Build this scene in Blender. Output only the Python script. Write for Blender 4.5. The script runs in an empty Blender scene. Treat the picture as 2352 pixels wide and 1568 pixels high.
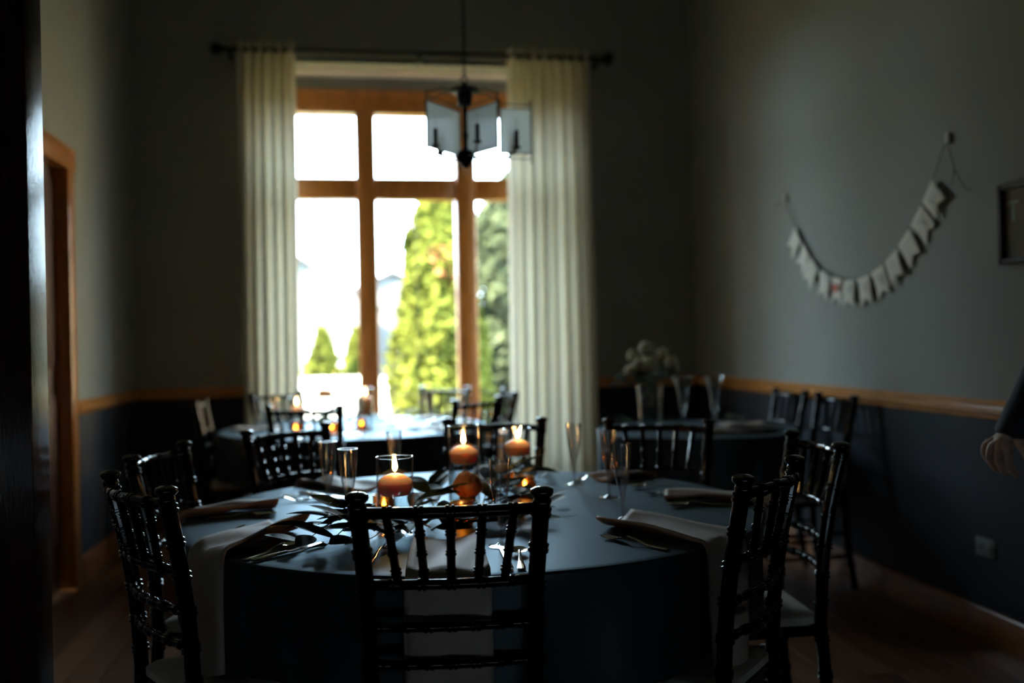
import bpy, math, random
from mathutils import Vector, Matrix, noise
random.seed(7)
S = bpy.context.scene
COL = S.collection
PI = math.pi

# ------------------------------------------------------------------ camera
CAM_H, YAW, PITCH, ROLL, FPX = 1.225, .1584, .0005, -.0204, 2202.1
def cam_axes():
    f = Vector((math.sin(YAW)*math.cos(PITCH), math.cos(YAW)*math.cos(PITCH), math.sin(PITCH)))
    r = Vector((math.cos(YAW), -math.sin(YAW), 0)); u = r.cross(f)
    c, s = math.cos(ROLL), math.sin(ROLL)
    return f, r*c+u*s, u*c-r*s
_f, _r, _u = cam_axes()
cam = bpy.data.cameras.new('camera'); camo = bpy.data.objects.new('camera', cam); COL.objects.link(camo)
M_ = Matrix.Identity(4)
for i in range(3):
    M_[i][0], M_[i][1], M_[i][2] = _r[i], _u[i], -_f[i]
M_[2][3] = CAM_H
camo.matrix_world = M_
cam.sensor_fit = 'HORIZONTAL'; cam.sensor_width = 36; cam.lens = FPX*36/2352
cam.clip_start = .02; cam.clip_end = 300
cam.dof.use_dof = True; cam.dof.focus_distance = 2.12; cam.dof.aperture_fstop = 1.45
S.camera = camo

# ------------------------------------------------------------------ world, sun, exposure
SKY = 31.0
w = bpy.data.worlds.new('sky'); S.world = w; w.use_nodes = True
bg = w.node_tree.nodes['Background']; bg.inputs[0].default_value = (.62, .83, 1.0, 1); bg.inputs[1].default_value = SKY
sun = bpy.data.lights.new('sun', 'SUN'); sun.energy = 150; sun.angle = .02; sun.color = (1, .86, .62)
suno = bpy.data.objects.new('sun', sun); COL.objects.link(suno)
suno.rotation_euler = Vector((.62, .42, -.66)).to_track_quat('-Z', 'Y').to_euler()
pt = bpy.data.lights.new('window_portal', 'AREA'); pt.shape = 'RECTANGLE'; pt.size = 2.2; pt.size_y = 2.7; pt.cycles.is_portal = True
pto = bpy.data.objects.new('window_portal', pt); COL.objects.link(pto)
pto.location = (.44, 7.20, 1.75); pto.rotation_euler = (-PI/2, 0, 0)
vs = S.view_settings
vs.view_transform = 'Standard'; vs.look = 'None'; vs.exposure = 0; vs.gamma = 1; vs.use_curve_mapping = False
S.cycles.sample_clamp_indirect = 6

# ------------------------------------------------------------------ materials
MATS = {}
def newmat(name):
    m = bpy.data.materials.new(name); m.use_nodes = True
    nt = m.node_tree; MATS[name] = m
    return m, nt, nt.nodes['Principled BSDF'], nt.nodes['Material Output']
def pm(name, col, rough=.5, metal=0, var=.12, scale=12, bump=0, bscale=60, spec=.5, stretch=(1, 1, 1), coat=0):
    m, nt, b, o = newmat(name)
    tc = nt.nodes.new('ShaderNodeTexCoord'); mp = nt.nodes.new('ShaderNodeMapping')
    mp.inputs['Scale'].default_value = stretch
    nt.links.new(tc.outputs['Object'], mp.inputs[0])
    n = nt.nodes.new('ShaderNodeTexNoise'); n.inputs['Scale'].default_value = scale; n.inputs['Detail'].default_value = 4
    nt.links.new(mp.outputs[0], n.inputs[0])
    cr = nt.nodes.new('ShaderNodeValToRGB')
    cr.color_ramp.elements[0].position = .3; cr.color_ramp.elements[1].position = .7
    cr.color_ramp.elements[0].color = tuple(c*(1-var) for c in col)+(1,)
    cr.color_ramp.elements[1].color = tuple(min(1, c*(1+var)) for c in col)+(1,)
    nt.links.new(n.outputs[0], cr.inputs[0]); nt.links.new(cr.outputs[0], b.inputs['Base Color'])
    b.inputs['Roughness'].default_value = rough; b.inputs['Metallic'].default_value = metal
    b.inputs['Specular IOR Level'].default_value = spec
    b.inputs['Coat Weight'].default_value = coat; b.inputs['Coat Roughness'].default_value = .08
    if bump:
        n2 = nt.nodes.new('ShaderNodeTexNoise'); n2.inputs['Scale'].default_value = bscale; n2.inputs['Detail'].default_value = 3
        nt.links.new(mp.outputs[0], n2.inputs[0])
        bp = nt.nodes.new('ShaderNodeBump'); bp.inputs['Strength'].default_value = bump; bp.inputs['Distance'].default_value = .004
        nt.links.new(n2.outputs[0], bp.inputs['Height']); nt.links.new(bp.outputs[0], b.inputs['Normal'])
    return m
def thin_glass(name, tint=(1, 1, 1), rough=.03, base=.04, edge=.85, power=4.0):
    m, nt, b, o = newmat(name)
    lw = nt.nodes.new('ShaderNodeLayerWeight'); lw.inputs[0].default_value = .5
    p = nt.nodes.new('ShaderNodeMath'); p.operation = 'POWER'; p.inputs[1].default_value = power
    ma = nt.nodes.new('ShaderNodeMath'); ma.operation = 'MULTIPLY_ADD'; ma.inputs[1].default_value = edge-base; ma.inputs[2].default_value = base
    nt.links.new(lw.outputs['Facing'], p.inputs[0]); nt.links.new(p.outputs[0], ma.inputs[0])
    t = nt.nodes.new('ShaderNodeBsdfTransparent'); t.inputs[0].default_value = tint+(1,)
    g = nt.nodes.new('ShaderNodeBsdfGlossy'); g.inputs['Roughness'].default_value = rough
    mx = nt.nodes.new('ShaderNodeMixShader')
    nt.links.new(ma.outputs[0], mx.inputs[0]); nt.links.new(t.outputs[0], mx.inputs[1]); nt.links.new(g.outputs[0], mx.inputs[2])
    nt.links.new(mx.outputs[0], o.inputs[0]); nt.nodes.remove(b)
    return m
def translucent(name, col, tcol, mixv=.5, transp=0, rough=.8, weave=0):
    m, nt, b, o = newmat(name)
    d = nt.nodes.new('ShaderNodeBsdfDiffuse'); d.inputs[0].default_value = col+(1,)
    t = nt.nodes.new('ShaderNodeBsdfTranslucent'); t.inputs[0].default_value = tcol+(1,)
    mx = nt.nodes.new('ShaderNodeMixShader'); mx.inputs[0].default_value = mixv
    nt.links.new(d.outputs[0], mx.inputs[1]); nt.links.new(t.outputs[0], mx.inputs[2])
    last = mx
    if transp:
        tr = nt.nodes.new('ShaderNodeBsdfTransparent'); m2 = nt.nodes.new('ShaderNodeMixShader'); m2.inputs[0].default_value = transp
        nt.links.new(mx.outputs[0], m2.inputs[1]); nt.links.new(tr.outputs[0], m2.inputs[2]); last = m2
    tc = nt.nodes.new('ShaderNodeTexCoord'); n = nt.nodes.new('ShaderNodeTexNoise'); n.inputs['Scale'].default_value = 14
    cr = nt.nodes.new('ShaderNodeValToRGB'); cr.color_ramp.elements[0].color = tuple(c*.88 for c in col)+(1,); cr.color_ramp.elements[1].color = col+(1,)
    nt.links.new(tc.outputs['Object'], n.inputs[0]); nt.links.new(n.outputs[0], cr.inputs[0]); nt.links.new(cr.outputs[0], d.inputs[0])
    nt.links.new(last.outputs[0], o.inputs[0]); nt.nodes.remove(b)
    return m
def emis(name, col, st):
    m, nt, b, o = newmat(name)
    e = nt.nodes.new('ShaderNodeEmission'); e.inputs[1].default_value = st
    tc = nt.nodes.new('ShaderNodeTexCoord'); sp = nt.nodes.new('ShaderNodeSeparateXYZ'); cr = nt.nodes.new('ShaderNodeValToRGB')
    cr.color_ramp.elements[0].color = (col[0]*.5, col[1]*.25, col[2]*.1, 1); cr.color_ramp.elements[1].color = col+(1,); cr.color_ramp.elements[1].position = .35
    nt.links.new(tc.outputs['Generated'], sp.inputs[0]); nt.links.new(sp.outputs[2], cr.inputs[0])
    nt.links.new(cr.outputs[0], e.inputs[0]); nt.links.new(e.outputs[0], o.inputs[0]); nt.nodes.remove(b)
    return m
def wall_mat(name, upper, lower, zs):
    m, nt, b, o = newmat(name)
    g = nt.nodes.new('ShaderNodeNewGeometry'); sp = nt.nodes.new('ShaderNodeSeparateXYZ')
    nt.links.new(g.outputs['Position'], sp.inputs[0])
    gt = nt.nodes.new('ShaderNodeMath'); gt.operation = 'GREATER_THAN'; gt.inputs[1].default_value = zs
    nt.links.new(sp.outputs[2], gt.inputs[0])
    n = nt.nodes.new('ShaderNodeTexNoise'); n.inputs['Scale'].default_value = 3
    nt.links.new(g.outputs['Position'], n.inputs[0])
    mx = nt.nodes.new('ShaderNodeMix'); mx.data_type = 'RGBA'
    mx.inputs[6].default_value = lower+(1,); mx.inputs[7].default_value = upper+(1,)
    nt.links.new(gt.outputs[0], mx.inputs[0])
    m2 = nt.nodes.new('ShaderNodeMix'); m2.data_type = 'RGBA'; m2.blend_type = 'MULTIPLY'; m2.inputs[0].default_value = .12
    nt.links.new(mx.outputs[2], m2.inputs[6]); nt.links.new(n.outputs[1], m2.inputs[7])
    nt.links.new(m2.outputs[2], b.inputs['Base Color'])
    b.inputs['Roughness'].default_value = .62; b.inputs['Specular IOR Level'].default_value = .3
    n2 = nt.nodes.new('ShaderNodeTexNoise'); n2.inputs['Scale'].default_value = 90
    nt.links.new(g.outputs['Position'], n2.inputs[0])
    bp = nt.nodes.new('ShaderNodeBump'); bp.inputs['Strength'].default_value = .06; bp.inputs['Distance'].default_value = .003
    nt.links.new(n2.outputs[0], bp.inputs['Height']); nt.links.new(bp.outputs[0], b.inputs['Normal'])
    return m
def cloth_mat(name, col, ang, rough=.42):
    """satin cloth with a cross of pressed fold lines through the middle and a fine weave"""
    m, nt, b, o = newmat(name)
    tc = nt.nodes.new('ShaderNodeTexCoord'); mp = nt.nodes.new('ShaderNodeMapping')
    mp.inputs['Rotation'].default_value = (0, 0, ang)
    nt.links.new(tc.outputs['Object'], mp.inputs[0])
    sp = nt.nodes.new('ShaderNodeSeparateXYZ'); nt.links.new(mp.outputs[0], sp.inputs[0])
    hs = []
    for k, off in ((0, .03), (1, -.02)):
        s = nt.nodes.new('ShaderNodeMath'); s.operation = 'SUBTRACT'; s.inputs[1].default_value = off
        a = nt.nodes.new('ShaderNodeMath'); a.operation = 'ABSOLUTE'
        d = nt.nodes.new('ShaderNodeMath'); d.operation = 'MULTIPLY_ADD'; d.inputs[1].default_value = -1/.007; d.inputs[2].default_value = 1; d.use_clamp = True
        nt.links.new(sp.outputs[k], s.inputs[0]); nt.links.new(s.outputs[0], a.inputs[0]); nt.links.new(a.outputs[0], d.inputs[0]); hs.append(d)
    ad = nt.nodes.new('ShaderNodeMath'); ad.operation = 'ADD'
    nt.links.new(hs[0].outputs[0], ad.inputs[0]); nt.links.new(hs[1].outputs[0], ad.inputs[1])
    n = nt.nodes.new('ShaderNodeTexNoise'); n.inputs['Scale'].default_value = 420; n.inputs['Detail'].default_value = 1
    nt.links.new(tc.outputs['Object'], n.inputs[0])
    n3 = nt.nodes.new('ShaderNodeTexNoise'); n3.inputs['Scale'].default_value = 5
    nt.links.new(tc.outputs['Object'], n3.inputs[0])
    b1 = nt.nodes.new('ShaderNodeBump'); b1.inputs['Strength'].default_value = .22; b1.inputs['Distance'].default_value = .002
    nt.links.new(ad.outputs[0], b1.inputs['Height'])
    b2 = nt.nodes.new('ShaderNodeBump'); b2.inputs['Strength'].default_value = .12; b2.inputs['Distance'].default_value = .0008
    nt.links.new(n.outputs[0], b2.inputs['Height']); nt.links.new(b1.outputs[0], b2.inputs['Normal'])
    b3 = nt.nodes.new('ShaderNodeBump'); b3.inputs['Strength'].default_value = .15; b3.inputs['Distance'].default_value = .006
    nt.links.new(n3.outputs[0], b3.inputs['Height']); nt.links.new(b2.outputs[0], b3.inputs['Normal'])
    d = nt.nodes.new('ShaderNodeBsdfDiffuse'); d.inputs[0].default_value = col+(1,)
    gl = nt.nodes.new('ShaderNodeBsdfGlossy'); gl.inputs['Roughness'].default_value = rough; gl.inputs[0].default_value = (.74, .89, 1.0, 1)
    lw = nt.nodes.new('ShaderNodeLayerWeight'); lw.inputs[0].default_value = .5
    pw = nt.nodes.new('ShaderNodeMath'); pw.operation = 'POWER'; pw.inputs[1].default_value = 3
    ma = nt.nodes.new('ShaderNodeMath'); ma.operation = 'MULTIPLY_ADD'; ma.inputs[1].default_value = .33; ma.inputs[2].default_value = .03
    mx = nt.nodes.new('ShaderNodeMixShader')
    nt.links.new(lw.outputs['Facing'], pw.inputs[0]); nt.links.new(pw.outputs[0], ma.inputs[0]); nt.links.new(ma.outputs[0], mx.inputs[0])
    for q in (d, gl): nt.links.new(b3.outputs[0], q.inputs['Normal'])
    nt.links.new(d.outputs[0], mx.inputs[1]); nt.links.new(gl.outputs[0], mx.inputs[2])
    nt.links.new(mx.outputs[0], o.inputs[0]); nt.nodes.remove(b)
    return m

pm('dark_wood', (.008, .0035, .003), .10, var=.4, scale=6, stretch=(4, 4, 1), spec=.35)
pm('post_wood', (.045, .018, .010), .16, var=.6, scale=26, stretch=(9, 9, .5), bump=.5, bscale=60, spec=.24)
pm('orange_wood', (.58, .21, .045), .32, var=.25, scale=9, stretch=(6, 6, .6), coat=.3)
pm('rail_wood', (.62, .28, .085), .20, var=.2, scale=8, stretch=(.6, .6, 5), coat=.35)
pm('base_wood', (.22, .075, .025), .35, var=.25, scale=8, stretch=(.6, .6, 5), coat=.2)
pm('door_wood', (.06, .018, .010), .4, var=.3, scale=8, stretch=(5, 5, .6))
pm('floor_wood_a', (.15, .060, .025), .33, var=.3, scale=10, stretch=(7, .6, 1), bump=.1)
pm('floor_wood_b', (.19, .080, .034), .36, var=.3, scale=10, stretch=(7, .6, 1), bump=.1)
pm('floor_wood_c', (.115, .045, .018), .33, var=.3, scale=10, stretch=(7, .6, 1), bump=.1)
pm('cushion', (.62, .57, .48), .8, bump=.2, bscale=200)
pm('napkin', (.40, .31, .255), .62, var=.08, bump=.15, bscale=300)
pm('silver', (.72, .68, .60), .14, metal=1, var=.05)
pm('iron', (.012, .011, .011), .42, metal=.6, var=.3)
pm('tabletop', (.35, .28, .2), .6)
pm('steel', (.18, .18, .18), .4, metal=1)
pm('leaf', (.028, .05, .026), .55, spec=.3, var=.35, scale=25)
pm('leaf_pale', (.09, .13, .075), .5, var=.3, scale=25)
pm('stem', (.10, .11, .03), .5, var=.3)

pm('paper', (.88, .85, .74), .8, var=.08, bump=.15)
pm('paint_white', (.80, .80, .78), .6, var=.03)
pm('paint_red', (.62, .10, .06), .6, var=.1)
pm('twine', (.03, .025, .02), .8)
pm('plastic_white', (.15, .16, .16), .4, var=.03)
pm('black', (.006, .006, .007), .5)
pm('canvas', (.24, .20, .15), .8, var=.1)
pm('canvas_print', (.50, .55, .50), .8)
pm('ceiling', (.20, .21, .21), .8, var=.04)
pm('bay_paint', (.86, .85, .78), .6, var=.04)
pm('hall_paint', (.05, .05, .05), .8)
pm('skin', (.62, .41, .32), .5, var=.12, scale=40, bump=.15, bscale=150)
pm('lips', (.42, .20, .17), .5)
pm('suit', (.012, .016, .032), .75, var=.2, bump=.15, bscale=400)
pm('shoe', (.01, .008, .007), .25)
pm('hair', (.03, .018, .01), .5, var=.4, scale=60)
pm('wick', (.02, .015, .01), .9)
pm('foliage', (.050, .058, .010), .9, spec=.03, var=.6, scale=1.6)
pm('foliage_dark', (.028, .036, .020), .9, spec=.03, var=.6, scale=1.4)
pm('foliage_orange', (.16, .06, .028), .9, spec=.03, var=.3)
pm('bark', (.08, .05, .03), .9, bump=.4)
pm('grass', (.07, .08, .03), .9, var=.5, scale=3)
pm('siding', (.07, .072, .078), .7, var=.05)
pm('bounce_siding', (.85, .68, .44), .7, var=.05)  # warm bounce colour of the added house out of view
pm('roof', (.045, .045, .05), .8, var=.15)
pm('house_glass', (.16, .19, .22), .1)
thin_glass('pane_glass', (.97, .985, .98), .0, .03, .9, 5)
thin_glass('clear_glass', (.985, .99, .99), .035, .05, .95, 3.2)
thin_glass('flute_glass', (.97, .97, .97), .07, .12, .9, 1.7)
thin_glass('crystal', (.96, .97, .97), .10, .22, .9, 1.5)
thin_glass('gold_glass', (.95, .62, .28), .22, .16, .8, 3)
translucent('curtain', (.66, .62, .52), (.68, .63, .50), .31)
translucent('frosted', (.70, .76, .80), (.90, .94, .95), .80, transp=.06)
translucent('peach_petal', (1.0, .60, .34), (1.0, .62, .32), .55)
translucent('cream_petal', (.86, .76, .54), (.95, .82, .55), .55)
translucent('white_petal', (.80, .75, .58), (.80, .74, .52), .35)
emis('flame', (1.0, .58, .20), 85)
wall_mat('wall_paint', (.335, .342, .300), (.021, .025, .037), .93)
cloth_mat('navy_cloth', (.020, .026, .032), .72, .42)
m, nt, b, o = newmat('wax'); b.inputs['Base Color'].default_value = (.95, .64, .43, 1); b.inputs['Roughness'].default_value = .45
b.inputs['Subsurface Weight'].default_value = 1; b.inputs['Subsurface Radius'].default_value = (.045, .026, .015); b.inputs['Subsurface Scale'].default_value = 1
_n = nt.nodes.new('ShaderNodeTexNoise'); _n.inputs['Scale'].default_value = 40; _b = nt.nodes.new('ShaderNodeBump'); _b.inputs['Strength'].default_value = .05
nt.links.new(_n.outputs[0], _b.inputs['Height']); nt.links.new(_b.outputs[0], b.inputs['Normal'])
thin_glass('water', (.88, .93, .93), .02, .07, .8, 2.5)

# ------------------------------------------------------------------ mesh helpers
class MB:
    def __init__(s): s.v = []; s.f = []
    def box(s, x0, x1, y0, y1, z0, z1, bev=0):
        if bev:
            b = min(bev, (x1-x0)/2.2, (y1-y0)/2.2, (z1-z0)/2.2)
            i = len(s.v)
            def ring(z, k):
                return [(x0+k, y0+b, z), (x0+b, y0+k, z), (x1-b, y0+k, z), (x1-k, y0+b, z), (x1-k, y1-b, z), (x1-b, y1-k, z), (x0+b, y1-k, z), (x0+k, y1-b, z)]
            rs = [[(x0+b, y0+b, z0), (x0+b, y0+b, z0), (x1-b, y0+b, z0), (x1-b, y0+b, z0), (x1-b, y1-b, z0), (x1-b, y1-b, z0), (x0+b, y1-b, z0), (x0+b, y1-b, z0)],
                  ring(z0+b, 0), ring(z1-b, 0),
                  [(x0+b, y0+b, z1), (x0+b, y0+b, z1), (x1-b, y0+b, z1), (x1-b, y0+b, z1), (x1-b, y1-b, z1), (x1-b, y1-b, z1), (x0+b, y1-b, z1), (x0+b, y1-b, z1)]]
            rs[0] = ring(z0, b*.7); rs[3] = ring(z1, b*.7)
            s.rings(rs, True, True); return s
        i = len(s.v)
        s.v += [(x0, y0, z0), (x1, y0, z0), (x1, y1, z0), (x0, y1, z0), (x0, y0, z1), (x1, y0, z1), (x1, y1, z1), (x0, y1, z1)]
        s.f += [(i, i+3, i+2, i+1), (i+4, i+5, i+6, i+7), (i, i+1, i+5, i+4), (i+1, i+2, i+6, i+5), (i+2, i+3, i+7, i+6), (i+3, i, i+4, i+7)]
        return s
    def rings(s, rs, cap0=True, cap1=True, closed=False):
        i = len(s.v); n = len(rs[0])
        for r in rs: s.v += [tuple(p) for p in r]
        for k in range(len(rs)-1):
            for j in range(n):
                a, b = i+k*n+j, i+k*n+(j+1) % n
                s.f.append((a, b, b+n, a+n))
        if closed:
            k = len(rs)-1
            for j in range(n):
                s.f.append((i+k*n+j, i+k*n+(j+1) % n, i+(j+1) % n, i+j))
        else:
            if cap0: s.f.append(tuple(i+j for j in reversed(range(n))))
            if cap1: s.f.append(tuple(i+(len(rs)-1)*n+j for j in range(n)))
        return s
    def tube(s, path, rad, seg=10, flat=1.0, caps=True):
        P = [Vector(p) for p in path]; n = len(P)
        R = rad if hasattr(rad, '__len__') else [rad]*n
        t0 = (P[1]-P[0]).normalized()
        ref = Vector((0, 0, 1)) if abs(t0.z) < .8 else Vector((1, 0, 0))
        x = t0.cross(ref).normalized(); rs = []
        for k in range(n):
            t = (P[min(k+1, n-1)]-P[max(k-1, 0)])
            if t.length < 1e-9: t = t0
            t.normalize()
            x = (x-t*x.dot(t)).normalized(); y = t.cross(x)
            rs.append([P[k]+x*(R[k]*math.cos(2*PI*j/seg))+y*(R[k]*flat*math.sin(2*PI*j/seg)) for j in range(seg)])
        return s.rings(rs, caps, caps)
    def lathe(s, prof, seg=24, c=(0, 0, 0), closed=False):
        rs = [[(c[0]+r*math.cos(2*PI*j/seg), c[1]+r*math.sin(2*PI*j/seg), c[2]+z) for j in range(seg)] for r, z in prof]
        return s.rings(rs, True, True, closed)
    def grid(s, fn, nu, nv, wrapu=False):
        i = len(s.v)
        for a in range(nu+(0 if wrapu else 1)):
            for b in range(nv+1):
                s.v.append(tuple(fn(a/nu, b/nv)))
        N = nu if wrapu else nu+1
        for a in range(nu):
            for b in range(nv):
                p = i+a*(nv+1)+b; q = i+((a+1) % N)*(nv+1)+b
                s.f.append((p, q, q+1, p+1))
        return s
    def prism(s, poly, fn0, fn1):
        n = len(poly); i = len(s.v)
        s.v += [tuple(fn0(p)) for p in poly]+[tuple(fn1(p)) for p in poly]
        s.f.append(tuple(i+j for j in reversed(range(n)))); s.f.append(tuple(i+n+j for j in range(n)))
        for j in range(n): s.f.append((i+j, i+(j+1) % n, i+n+(j+1) % n, i+n+j))
        return s
    def mesh(s, name, mat, smooth=True):
        me = bpy.data.meshes.new(name); me.from_pydata(s.v, [], s.f); me.validate()
        import bmesh
        bm = bmesh.new(); bm.from_mesh(me); bmesh.ops.recalc_face_normals(bm, faces=bm.faces); bm.to_mesh(me); bm.free()
        me.materials.append(MATS[mat])
        if smooth:
            me.polygons.foreach_set('use_smooth', [True]*len(me.polygons))
            try: me.set_sharp_from_angle(angle=math.radians(40))
            except Exception: pass
        return me
    def build(s, name, mat, parent=None, loc=None, rot=None, smooth=True):
        o = bpy.data.objects.new(name, s.mesh(name, mat, smooth)); COL.objects.link(o)
        if parent: o.parent = parent
        if loc: o.location = loc
        if rot: o.rotation_euler = rot
        return o
def link(name, me, parent=None, loc=(0, 0, 0), rot=(0, 0, 0), sc=(1, 1, 1)):
    o = bpy.data.objects.new(name, me); COL.objects.link(o); o.parent = parent
    o.location = loc; o.rotation_euler = rot; o.scale = sc
    return o
def tag(o, label, cat, group=None):
    o['label'] = label; o['category'] = cat
    if group: o['group'] = group
    return o
def thing(name, label, cat, loc=(0, 0, 0), rz=0, group=None):
    o = bpy.data.objects.new(name, None); COL.objects.link(o); o.empty_display_size = .05
    o.location = loc; o.rotation_euler = (0, 0, rz)
    return tag(o, label, cat, group)
def struct(o): o['kind'] = 'structure'; return o
def copy_tree(o, parent=None):
    c = o.copy(); COL.objects.link(c); c.parent = parent
    for ch in list(o.children): copy_tree(ch, c)
    return c
def dup(o, label, loc, rz=0, group=None):
    c = copy_tree(o); c['label'] = label; c.location = loc; c.rotation_euler = (0, 0, rz)
    if group: c['group'] = group
    return c

# ------------------------------------------------------------------ room shell
XL, XR, YB, YP, ZC = -1.4735, 2.43, 6.711, 1.955, 3.95
BX0, BX1, BY, BZ = -.68, 1.555, 7.10, 3.171          # window bay: sides, window plane, soffit
ZS = .52                                           # window sill height
YH = -2.2
struct(MB().box(XL-.2, XL, YH, 5.30-.95, 0, ZC).box(XL-.2, XL, 5.30, YB+.2, 0, ZC).box(XL-.2, XL, 4.35, 5.30, 2.26, ZC).build('wall_left', 'wall_paint'))
struct(MB().box(XR, XR+.2, YH, YB+.2, 0, ZC).build('wall_right', 'wall_paint'))
struct(MB().box(XL, BX0, YB, YB+.2, 0, ZC).box(BX1, XR, YB, YB+.2, 0, ZC).box(BX0, BX1, YB, YB+.2, BZ, ZC).build('wall_back', 'wall_paint'))
struct(MB().box(XL-.2, XR+.2, YH-.2, YH, 0, ZC).build('wall_hall', 'hall_paint'))
struct(MB().box(XL-.2, XR+.2, YH-.2, YB+.2, ZC, ZC+.2).build('ceiling', 'ceiling'))
bay = MB()
bay.box(BX0-.2, BX0, YB+.2, BY+.12, 0, BZ).box(BX1, BX1+.2, YB+.2, BY+.12, 0, BZ).box(BX0-.2, BX1+.2, YB+.2, BY+.12, BZ, BZ+.2)
struct(bay.build('wall_bay', 'bay_paint'))
# partition with a wide cased opening; the camera stands in the hall behind it
PT = .102
struct(MB().box(XL, -.74, YP+.005, YP+PT-.005, 0, ZC).box(2.36, XR, YP+.005, YP+PT-.005, 0, ZC).box(-.74, 2.36, YP+.005, YP+PT-.005, 2.7, ZC).build('wall_partition', 'hall_paint'))
struct(MB().box(-.76, -.62, YP, YP+PT, 0, 2.6, .003).build('trim_1', 'post_wood'))['label'] = 'dark varnished wooden door post with a glossy inner face'
struct(MB().box(2.28, 2.40, YP, YP+PT, 0, 2.6, .003).build('trim_2', 'post_wood'))
struct(MB().box(-.76, 2.40, YP, YP+PT, 2.6, 2.72, .003).build('trim_3', 'post_wood'))

# floor: planks along Y
fl = struct(MB().box(XL-.2, XR+.2, YH, YB+1.0, -.12, -.018).build('floor', 'floor_wood_c'))
PW = .125; k = 0; x = XL
pl_mesh = {}
while x < XR-.01:
    w_ = min(PW, XR-x); y = YH+(-.7*((k*37) % 10)/10); j = 0
    while y < BY-.1:
        L = [1.9, 2.4, 1.55, 2.1][(k*3+j) % 4]
        y0, y1 = max(y, YH), min(y+L, BY-.05)
        inb = x > BX0-.06 and x+w_ < BX1+.06
        if not inb: y1 = min(y1, YB)
        if y1-y0 > .05 and y1 > .4:
            MB().box(0, w_-.003, 0, y1-y0-.003, -.018, 0, .0015).build('plank', ['floor_wood_a', 'floor_wood_b', 'floor_wood_c'][(k*5+j*2) % 3], fl, (x, y0, 0))
        y += L; j += 1
    x += PW; k += 1

# chair rail (two beads) and baseboards
def moulding(name, p0, p1, nrm, prof, mat):
    """prof = list of (out, z); runs from p0 to p1 in plan"""
    a, b_ = Vector(p0), Vector(p1); n = Vector(nrm)
    rs = [[(q.x+n.x*u, q.y+n.y*u, z) for u, z in prof] for q in (a, b_)]
    return struct(MB().rings(rs).build(name, mat))
def bead(z0, z1, out, n=6, base=.012):
    return [(base+(out-base)*math.sin(PI*i/n), z0+(z1-z0)*i/n) for i in range(n+1)]
ZR = .962
RAIL = [(0, ZR-.074)]+[(.010, ZR-.074), (.012, ZR-.066)]+bead(ZR-.062, ZR-.032, .030)+[(.011, ZR-.028)]+bead(ZR-.024, ZR-.004, .024)+[(.010, ZR), (0, ZR)]
BASE = [(0, 0), (.018, 0), (.018, .105)]+[(.018-.012*i/4, .105+.028*math.sin(PI/2*i/4)) for i in range(1, 5)]+[(0, .135)]
def B2(h): return BASE
moulding('trim_4', (XR, 2.06), (XR, YB), (-1, 0), RAIL, 'rail_wood')['label'] = 'orange wood chair rail along the right wall'
moulding('trim_5', (BX1+.06, YB), (XR, YB), (0, -1), RAIL, 'rail_wood')
moulding('trim_6', (XL, YB), (BX0-.06, YB), (0, -1), RAIL, 'rail_wood')
moulding('trim_7', (XL, 5.30), (XL, YB), (1, 0), RAIL, 'rail_wood')
moulding('trim_8', (XL, 2.06), (XL, 4.24), (1, 0), RAIL, 'rail_wood')
moulding('baseboard_right', (XR, 2.06), (XR, YB), (-1, 0), BASE, 'base_wood')
moulding('baseboard_back', (XL, YB), (BX0, YB), (0, -1), BASE, 'base_wood')
moulding('baseboard_corner', (BX1, YB), (XR, YB), (0, -1), BASE, 'base_wood')
moulding('baseboard_left', (XL, 5.30), (XL, YB), (1, 0), BASE, 'base_wood')

# door in the left wall
d = struct(thing('door_1', 'dark wooden door in an orange wood casing on the left wall', 'door', (XL, 4.82, 0))); del d['category']
MB().box(-.10, -.055, -.465, .475, .004, 2.255).build('door_leaf', 'door_wood', d)
MB().box(-.20, -.101, -.475, .485, 0, 2.262).build('leak_stop', 'door_wood', d)  # unseen slab added to stop sunlight leaking under the door
for (y0, y1, z0, z1) in ((-.36, -.05, .25, 1.0), (.06, .37, .25, 1.0), (-.36, -.05, 1.15, 2.1), (.06, .37, 1.15, 2.1)):
    MB().box(-.058, -.045, y0, y1, z0, z1, .008).build('door_panel', 'door_wood', d)
MB().box(-.12, .022, .36+.02, .48, 0, 2.26, .006).build('casing', 'orange_wood', d)
MB().box(-.12, .022, -.58, -.47, 0, 2.26, .006).build('casing', 'orange_wood', d)
MB().box(-.12, .026, -.60, .50, 2.16, 2.275, .006).build('casing', 'orange_wood', d)
MB().lathe([(.012, -.03), (.012, 0), (.026, .015), (.028, .03), (.018, .045)], 14).build('door_knob', 'silver', d, (-.045, -.40, 1.0), (0, PI/2, 0))

# ------------------------------------------------------------------ window in the bay
W = struct(thing('window_1', 'tall orange wood window of three lights with leaded panes', 'window', (0, BY, 0))); del W['category']
WX = [(-.582, .001), (.146, .727), (.875, 1.456)]
ZM0, ZM1, ZT = 2.284, 2.443, 2.908
def wood(nm, x0, x1, z0, z1, y0=-.05, y1=.07, bev=.012): return MB().box(x0, x1, y0, y1, z0, z1, bev).build(nm, 'orange_wood', W)
wood('frame_head', BX0, BX1, ZT, 3.08, -.06, .08)
struct(MB().box(BX0, BX1, BY-.03, BY+.12, 3.08, BZ).build('wall_lintel', 'wall_paint'))
wood('frame_jamb', BX0, WX[0][0], ZS, ZT+.01)
wood('frame_jamb', WX[2][1], BX1, ZS, ZT+.01)
wood('mullion', WX[0][1], WX[1][0], ZS, ZT+.01, -.065, .08)
wood('mullion', WX[1][1], WX[2][0], ZS, ZT+.01, -.065, .08)
for a, b_ in WX: wood('transom', a-.006, b_+.006, ZM0, ZM1, -.045, .065)
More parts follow.
